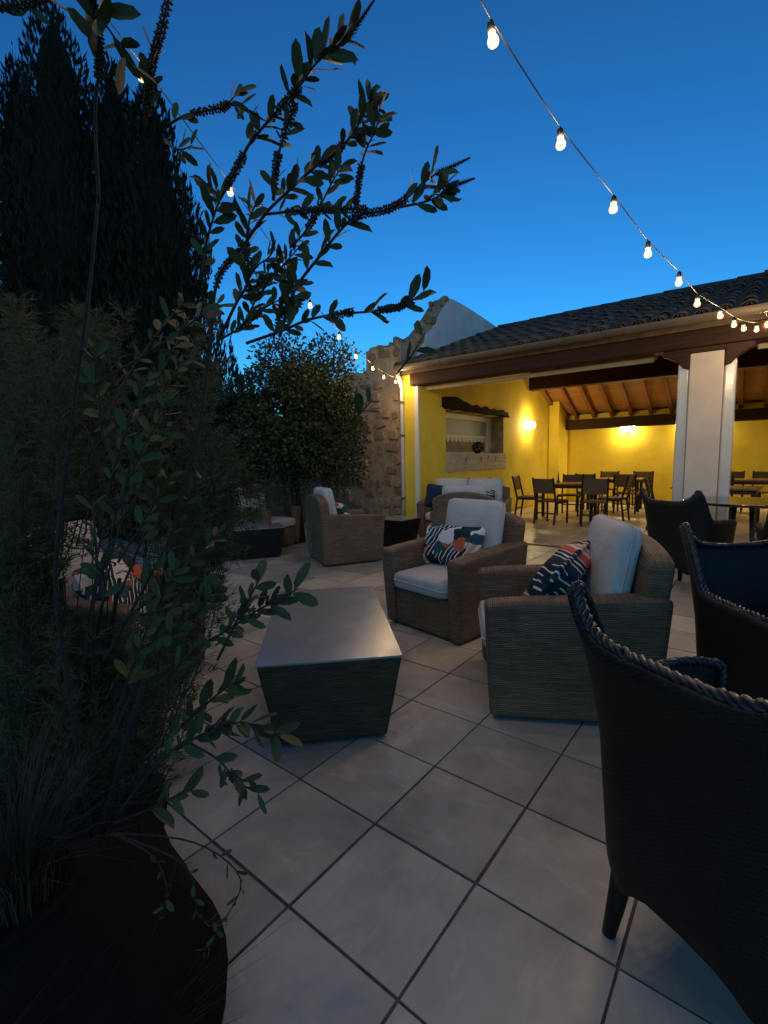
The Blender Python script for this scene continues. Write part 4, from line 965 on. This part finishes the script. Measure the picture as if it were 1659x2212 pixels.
for k in range(22):                                         # greener plumes hanging out over the low table behind
    x1, y1, d = rnd.uniform(400, 585), rnd.uniform(960, 1190), rnd.uniform(1.7, 2.1)
    plume(at(x1-rnd.uniform(90, 200), y1+rnd.uniform(40, 190), d), at(x1, y1, d), Vector((0, 0, .05)), 50, 9)
for k in range(4):                                          # main stems down to the soil
    x = rnd.uniform(60, 300); d = rnd.uniform(1.55, 1.9); p0 = onz(x, 1700+rnd.uniform(-60, 120), 0.0)
    b = MB(); b.tube([q-FO for q in smooth_path([p0, p0+Vector((rnd.gauss(0, .05), rnd.gauss(0, .05), .35)), at(x+rnd.uniform(-60, 60), 1250, d)], 5)], 0.008, 6); b.build('stem', 'bark', feather, smooth=True, uv=False)
stuff(nd.build('needles', 'needle', feather, uv=False))
# dry grass tufts over and in front of the jar
for (gx, gy, gz_, cnt_, lm, lab) in ((pc.x+.02, pc.y+.02, 0.385, 300, 1.0, 'tuft of thin dry grass blades spilling from the mouth of the dark jar'), (onz(250, 2430).x, onz(250, 2430).y, 0.0, 170, 0.95, 'sparse tuft of pale dry grass growing before the dark jar'), (onz(60, 2500).x, onz(60, 2500).y, 0.0, 130, 1.1, 'low tuft of pale dry grass at the outer side of the dark jar'), (pc.x+0.22, pc.y-0.30, 0.0, 320, 1.25, 'tall tuft of thin dry grass standing at the foot of the dark jar')):
    if not cnt_: continue
    gt = thing('grass_tuft', lab, 'grass', (gx, gy, gz_)); gb = MB()
    for k in range(cnt_):
        a = rnd.uniform(0, 6.28); r0 = rnd.uniform(0, .09); base = Vector((r0*math.cos(a), r0*math.sin(a), 0)); L = rnd.uniform(.2, .46)*lm; out = Vector((math.cos(a+rnd.gauss(0, .4)), math.sin(a+rnd.gauss(0, .4)), 0))
        sd = out.cross(Vector((0, 0, 1)))*0.0018; dr = rnd.uniform(.35, .8); pts = [base+out*L*dr*t*t+Vector((0, 0, L*(t-0.55*dr*t*t))) for t in (0, .25, .5, .75, 1)]
        vs = []
        for i, q in enumerate(pts): wd = 1-i/4.5; vs += [q-sd*wd, q+sd*wd]
        gb.add(vs, [(2*i, 2*i+1, 2*i+3, 2*i+2) for i in range(4)])
    stuff(gb.build('blades', 'grass', gt, uv=False))

# cypress group
def cypress(label, apex, base_r, seed):
    r_ = random.Random(seed); H = apex.z; t = thing('cypress_tree', label, 'tree', (apex.x, apex.y, -0.1), 0, 'cypresses behind the terrace')
    b = MB(); b.tube([(0, 0, 0), (0, 0, H*0.5), (0, 0, H*0.9)], [0.12, 0.08, 0.02], 8); b.build('trunk', 'bark', t, smooth=True, uv=False)
    c = MB(); core_n = 24
    def rad(z): u = z/H; return base_r*(min(1, u*5+0.45))*max(0.0, (1-u))**0.62*(1+0.13*math.sin(z*2.3+seed)+0.07*math.sin(z*6.1+seed*2))
    prof = [(max(0.01, rad(H*k/20)*0.60), H*k/20*0.985) for k in range(21)]; c.lathe(prof, 14)
    for k in range(17000):
        z = H*(1-r_.random()**0.62)*0.995+0.05; a = r_.uniform(0, 6.283); lump = 1+0.12*math.sin(a*3+z*1.6)+0.07*math.sin(a*7-z*3.1)
        r0 = rad(z)*(1-0.42*r_.random()**1.6)*lump; p = Vector((r0*math.cos(a), r0*math.sin(a), z)); o_ = Vector((math.cos(a), math.sin(a), 0))
        d = (Vector((0, 0, 1))*r_.uniform(.8, 1.6)+o_*r_.uniform(.05, .4)+Vector((r_.gauss(0, .2), r_.gauss(0, .2), 0))).normalized(); L = r_.uniform(.07, .22); s = d.cross(Vector((r_.gauss(0, 1), r_.gauss(0, 1), r_.gauss(0, 1)))).normalized()*L*0.13
        c.add([p, p+d*L*.4+s, p+d*L, p+d*L*.4-s], [(0, 1, 2, 3)])
    stuff(c.build('crown', 'cypress', t, uv=False)); return t
cypress('tall dark cypress with pointed top behind the shrub', at(108, 0, 8.0), 1.75, 1)
cypress('cypress with lower rounded top beside the tall pointed one', at(318, 165, 7.7), 1.45, 2)
cypress('shorter cypress on the outer side of the group', at(28, 120, 8.6), 1.25, 3)
cypress('narrow cypress wedged between the taller cypresses', at(235, 120, 8.3), 1.3, 4)

def leafy(name, label, cat, centre, radii, count, lsz, seed, trunks, mat='hedge', zmin=0.0, group=None):
    r_ = random.Random(seed); t = thing(name, label, cat, (centre.x, centre.y, 0), 0, group); b = MB()
    for k in range(trunks):
        a = r_.uniform(0, 6.28); rr = r_.uniform(.05, .2); q = Vector((rr*math.cos(a), rr*math.sin(a), 0))
        b.tube([q, q*1.8+Vector((0, 0, .7)), q*3+Vector((r_.gauss(0, .1), r_.gauss(0, .1), centre.z))], [0.05, .04, .015], 7)
    b.build('trunk', 'bark', t, smooth=True, uv=False); c = MB()
    clumps = []
    for k in range(70):
        d = Vector((r_.gauss(0, 1), r_.gauss(0, 1), r_.gauss(0, 1))).normalized()*r_.uniform(.35, .93); clumps.append((Vector((d.x*radii[0], d.y*radii[1], d.z*radii[2])), r_.uniform(.22, .42)))
    for k in range(count):
        cl, cr2 = clumps[r_.randrange(70)]; v = Vector((r_.gauss(0, 1), r_.gauss(0, 1), r_.gauss(0, 1))).normalized()*cr2*min(radii)*r_.uniform(.5, 1.05)
        p = cl+v
        if p.z+centre.z < zmin: continue
        d = (v.normalized()+Vector((r_.gauss(0, .7), r_.gauss(0, .7), r_.gauss(.2, .7)))).normalized(); L = lsz*r_.uniform(.7, 1.3); s = d.cross(Vector((r_.gauss(0, 1), r_.gauss(0, 1), r_.gauss(0, 1)))).normalized()*L*.28
        p = p+Vector((0, 0, centre.z)); c.add([p, p+d*L*.5+s, p+d*L, p+d*L*.5-s], [(0, 1, 2, 3)])
    stuff(c.build('crown', mat, t, uv=False)); return t
leafy('hedge_tree', 'bushy small-leaved hedge tree in front of the rubble stone wall', 'tree', at(652, 900, 7.3), (1.14, 1.1, 1.08), 40000, 0.058, 11, 5)
leafy('hedge_tree', 'bushy small-leaved hedge tree between the cypresses and its neighbour', 'tree', at(505, 960, 7.9), (0.95, 1.0, 0.95), 18000, 0.062, 12, 4)
for k, (x, y, d) in enumerate(((30, 985, 13.5), (-160, 960, 13.0), (230, 970, 14.0), (400, 990, 13.5))):
    leafy('background_bush', ['dark bush beyond the terrace under the gap of sky', 'dark bush beyond the terrace at its outer side', 'dark bush hidden behind the tall cypress', 'dark bush hidden behind the low cypress'][k], 'bush', at(x, y, d), (1.9, 1.9, 1.0), 5000, 0.16, 30+k, 3, 'cypress', group='bushes beyond the terrace')
